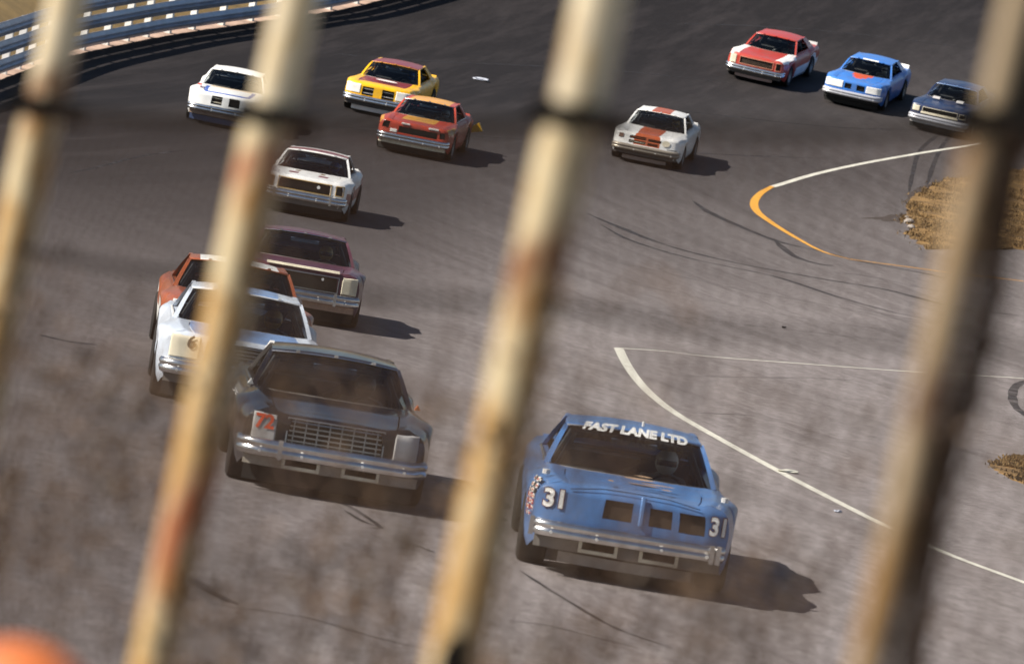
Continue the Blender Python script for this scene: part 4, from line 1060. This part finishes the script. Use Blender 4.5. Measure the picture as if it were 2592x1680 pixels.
# cables through the posts
def cable(dz, rad, name, y_off=-0.035):
    g = MB(); pts = []
    for a, c in zip(allp, allp[1:]):
        for k in range(8):
            t = k / 8; q = on_post(a, a.z + dz).lerp(on_post(c, c.z + dz), t); q.z -= 0.012 * math.sin(PI * t); q.x += 0.01; q.y += y_off; pts.append(q - FL)
    pts.append(on_post(allp[-1], allp[-1].z + dz) + Vector((0.01, y_off, 0)) - FL)
    g.tube(pts, rad, 8); g.build(name, m_band, fence)
cable(0.0, 0.0065, 'cable'); cable(-0.225, 0.005, 'cable'); 
# woven wire below the top cable
g = MB(); A, B = allp[0], allp[-1]; Ln = (Vector((B.x, B.y, 0)) - Vector((A.x, A.y, 0))).length; dirn = (B - A) / Ln
H = 1.5; st_ = 0.055; nW = int((Ln + H) / st_)
def fpt(s, h): # along the fence, below the cable
    q = A + dirn * s; z = q.z - 0.01 - h; q = Vector((q.x + LEAN * (z - q.z), q.y - 0.034, z)); return q
for k in range(nW):
    for sg in (1, -1):
        s0 = -H + k * st_ if sg > 0 else k * st_
        s1 = s0 + H if sg > 0 else s0 - H
        h0, h1 = 0.0, H
        def clip(sv): return (sv - s0) / (s1 - s0)
        t0, t1 = 0.0, 1.0
        lo, hi = sorted((clip(0.0), clip(Ln))); t0, t1 = max(t0, lo), min(t1, hi)
        if t1 - t0 < 0.02: continue
        a_, b_ = fpt(s0 + (s1 - s0) * t0, H * t0), fpt(s0 + (s1 - s0) * t1, H * t1)
        off = Vector((0.003 * sg, 0, 0))
        g.tube([a_ - FL + off, b_ - FL + off], 0.0017, 3, cap=False)
w_ = g.build('wire_mesh', m_wire, fence, smooth=False); tag(w_, kind='stuff')

# dry vine leaves clinging to the lower wire
g = MB(); r = random.Random(21); lm = [mat('dry_leaf_brown', '#54402e', 0.9), mat('dry_leaf_tan', '#604a34', 0.9), mat('dry_leaf_grey', '#5e5348', 0.9), mat('dry_leaf_dark', '#3a281c', 0.9)]
cnt = 0
while cnt < 11500:
    s = r.random() * Ln; h = 0.15 + 1.25 * r.random(); q = fpt(s, h)
    dens = smooth01((h - 0.12 - 0.12 * s / Ln) / 0.25) * (0.10 + 0.90 * smooth01(0.40 + 1.8 * noise.noise(Vector((s * 1.8, h * 5.5, 2.0))))) 
    if r.random() > dens * (0.6 + 0.4 * s / Ln): continue
    cnt += 1
    q = q + Vector((r.gauss(0, 0.02), r.gauss(0, 0.02), 0)) - FL; a = Vector((r.gauss(0, 1), r.gauss(0, 1), r.gauss(0, 1))).normalized(); c = a.cross(Vector((r.gauss(0, 1), r.gauss(0, 1), r.gauss(0, 1)))).normalized(); nn_ = a.cross(c)
    L_ = r.uniform(0.009, 0.024); w = L_ * r.uniform(0.25, 0.5)
    g.add([q, q + a * L_ * 0.5 + c * w + nn_ * 0.003, q + a * L_, q + a * L_ * 0.5 - c * w + nn_ * 0.003], [(0, 1, 2, 3)], r.choice((0, 0, 0, 1, 2, 3, 3)))
for _ in range(150):       # bare upright stems and a few trailing runners
    s = r.random() * Ln; top = 0.14 + 0.10 * s / Ln + r.random() ** 1.6 * 0.55; pts = []; wob = r.uniform(-0.06, 0.06); ph = r.random() * 6
    for k in range(7):
        h = 1.45 + (top - 1.45) * k / 6; q = fpt(min(Ln, max(0, s + wob * math.sin(ph + k * 0.9))), h); pts.append(q + Vector((0.012, -0.012, 0)) - FL)
    r0_ = r.uniform(0.0016, 0.0042); g.tube(pts, r0_, 5, r.choice((0, 0, 2, 3)), True, [r0_ * (1.15 - 0.12 * k) for k in range(7)])
for _ in range(26):
    s = r.random() * (Ln - 0.8); h0 = r.uniform(0.2, 0.9); L0 = r.uniform(0.3, 0.8); pts = [fpt(s + L0 * k / 6, h0 + 0.03 * math.sin(k * 1.3 + s * 9)) + Vector((0.012, -0.012, 0)) - FL for k in range(7)]
    g.tube(pts, r.uniform(0.002, 0.004), 5, r.choice((0, 3)))
vine = g.build('dry_vine', lm, None, smooth=False); vine.location = FL; tag(vine, 'brown dried vine stems and leaves caught in the lower wire mesh', 'vine', kind='stuff')

# ------------------------------------------------------------------ a spectator at the fence, mostly below the frame
J = {'pelvis': ((0, 0, 0.95), (.15, .12)), 'waist': ((0, 0, 1.08), (.14, .11)), 'chest': ((0, 0.01, 1.28), (.165, .12)), 'upper': ((0, 0.0, 1.40), (.12, .10)), 'neck': ((0, 0.0, 1.49), .058), 'jaw': ((0, 0.02, 1.57), (.068, .078)), 'brow': ((0, 0.015, 1.66), (.078, .092)), 'top': ((0, 0.0, 1.72), (.055, .065)),
     'nose': ((0, 0.115, 1.605), .016), 'shl': ((-.18, 0, 1.40), .065), 'ell': ((-.27, 0.02, 1.13), .046), 'wrl': ((-.25, 0.17, 0.93), .032), 'pal': ((-.24, 0.23, 0.90), (.038, .02)), 'shr': ((.18, 0, 1.40), .065), 'elr': ((.27, 0.02, 1.13), .046), 'wrr': ((.25, 0.17, 0.93), .032), 'par': ((.24, 0.23, 0.90), (.038, .02)),
     'hil': ((-.10, 0, 0.88), .095), 'knl': ((-.11, 0.02, 0.48), .062), 'anl': ((-.11, -0.02, 0.09), .045), 'tol': ((-.12, 0.13, 0.035), (.045, .03)), 'hir': ((.10, 0, 0.88), .095), 'knr': ((.11, 0.02, 0.48), .062), 'anr': ((.11, -0.02, 0.09), .045), 'tor': ((.12, 0.13, 0.035), (.045, .03))}
E_ = [('pelvis', 'waist'), ('waist', 'chest'), ('chest', 'upper'), ('upper', 'neck'), ('neck', 'jaw'), ('jaw', 'brow'), ('brow', 'top'), ('brow', 'nose'), ('upper', 'shl'), ('shl', 'ell'), ('ell', 'wrl'), ('wrl', 'pal'), ('upper', 'shr'), ('shr', 'elr'), ('elr', 'wrr'), ('wrr', 'par'),
      ('pelvis', 'hil'), ('hil', 'knl'), ('knl', 'anl'), ('anl', 'tol'), ('pelvis', 'hir'), ('hir', 'knr'), ('knr', 'anr'), ('anr', 'tor')]
for sg, w in ((-1, 'pal'), (1, 'par')):
    for k in range(4):
        n1, n2 = w + 'f%d' % k, w + 'g%d' % k; J[n1] = ((sg * (.24 + .022 * (k - 1.5)), 0.285, 0.885), .009); J[n2] = ((sg * (.24 + .022 * (k - 1.5)), 0.32 - 0.006 * abs(k - 1), 0.865), .008); E_ += [(w, n1), (n1, n2)]
    J[w + 't'] = ((sg * .19, 0.26, 0.885), .010); E_.append((w, w + 't'))
body = skin_body(J, E_, 'pelvis')
sk_m = mat('sunlit_skin', '#d9813f', 0.5); sh_m = mat('shirt_white', '#d8d4cc', 0.8); tr_m = mat('trousers_denim', '#34425c', 0.85); ha_m = mat('ginger_hair', '#b5602a', 0.6, n_amt=0.5, n_scale=30); shoe_m = mat('shoe_brown', '#3a2a20', 0.6)
for m in (sk_m, sh_m, tr_m, shoe_m): body.materials.append(m)
for f in body.polygons:
    c = f.center; i = 0
    if 1.0 < c.z < 1.46 and not (abs(c.x) > 0.2 and c.z < 1.12): i = 1
    elif 0.1 < c.z <= 1.0 and c.y < 0.12 and abs(c.x) < 0.215: i = 2
    elif c.z <= 0.1: i = 3
    f.material_index = i
hp = CAM + ray(85, 1635) * (5.6 / ray(85, 1635).y)
per = link('person', body); per.location = (hp.x, hp.y, TZ + 0.26); k = (hp.z - TZ - 0.26) / 1.755; per.scale = (k, k, k); per.rotation_euler = (0, 0, math.radians(-150))
tag(per, 'spectator with ginger hair and white shirt at the lower left corner', 'person')
g = MB(); rows = []
for i in range(12):
    a = -0.25 + (PI / 2 + 0.25) * i / 11; rows.append([(0.094 * math.cos(a) * math.cos(t), -0.012 + 0.112 * math.cos(a) * math.sin(t), 1.655 + 0.102 * math.sin(a)) for t in [2 * PI * j / 20 for j in range(21)]])
g.grid(rows)
keep = [(f, m) for f, m in zip(g.f, g.m) if not (sum((g.v[i].y for i in f)) / 4 > 0.055 and sum((g.v[i].z for i in f)) / 4 < 1.715)]
g.f = [f for f, _ in keep]; g.m = [m for _, m in keep]
g.build('hair', ha_m, per)
for sg in (-1, 1):
    g = MB(); g.tube([(sg * 0.03, 0.095, 1.638), (sg * 0.03, 0.104, 1.638)], 0.011, 8); g.build('eye', m_coverwhite, per)
g = MB(); g.tube([(-0.025, 0.098, 1.558), (0, 0.106, 1.556), (0.025, 0.098, 1.558)], 0.006, 6); g.build('mouth', mat('lips', '#9a5548', 0.5), per)
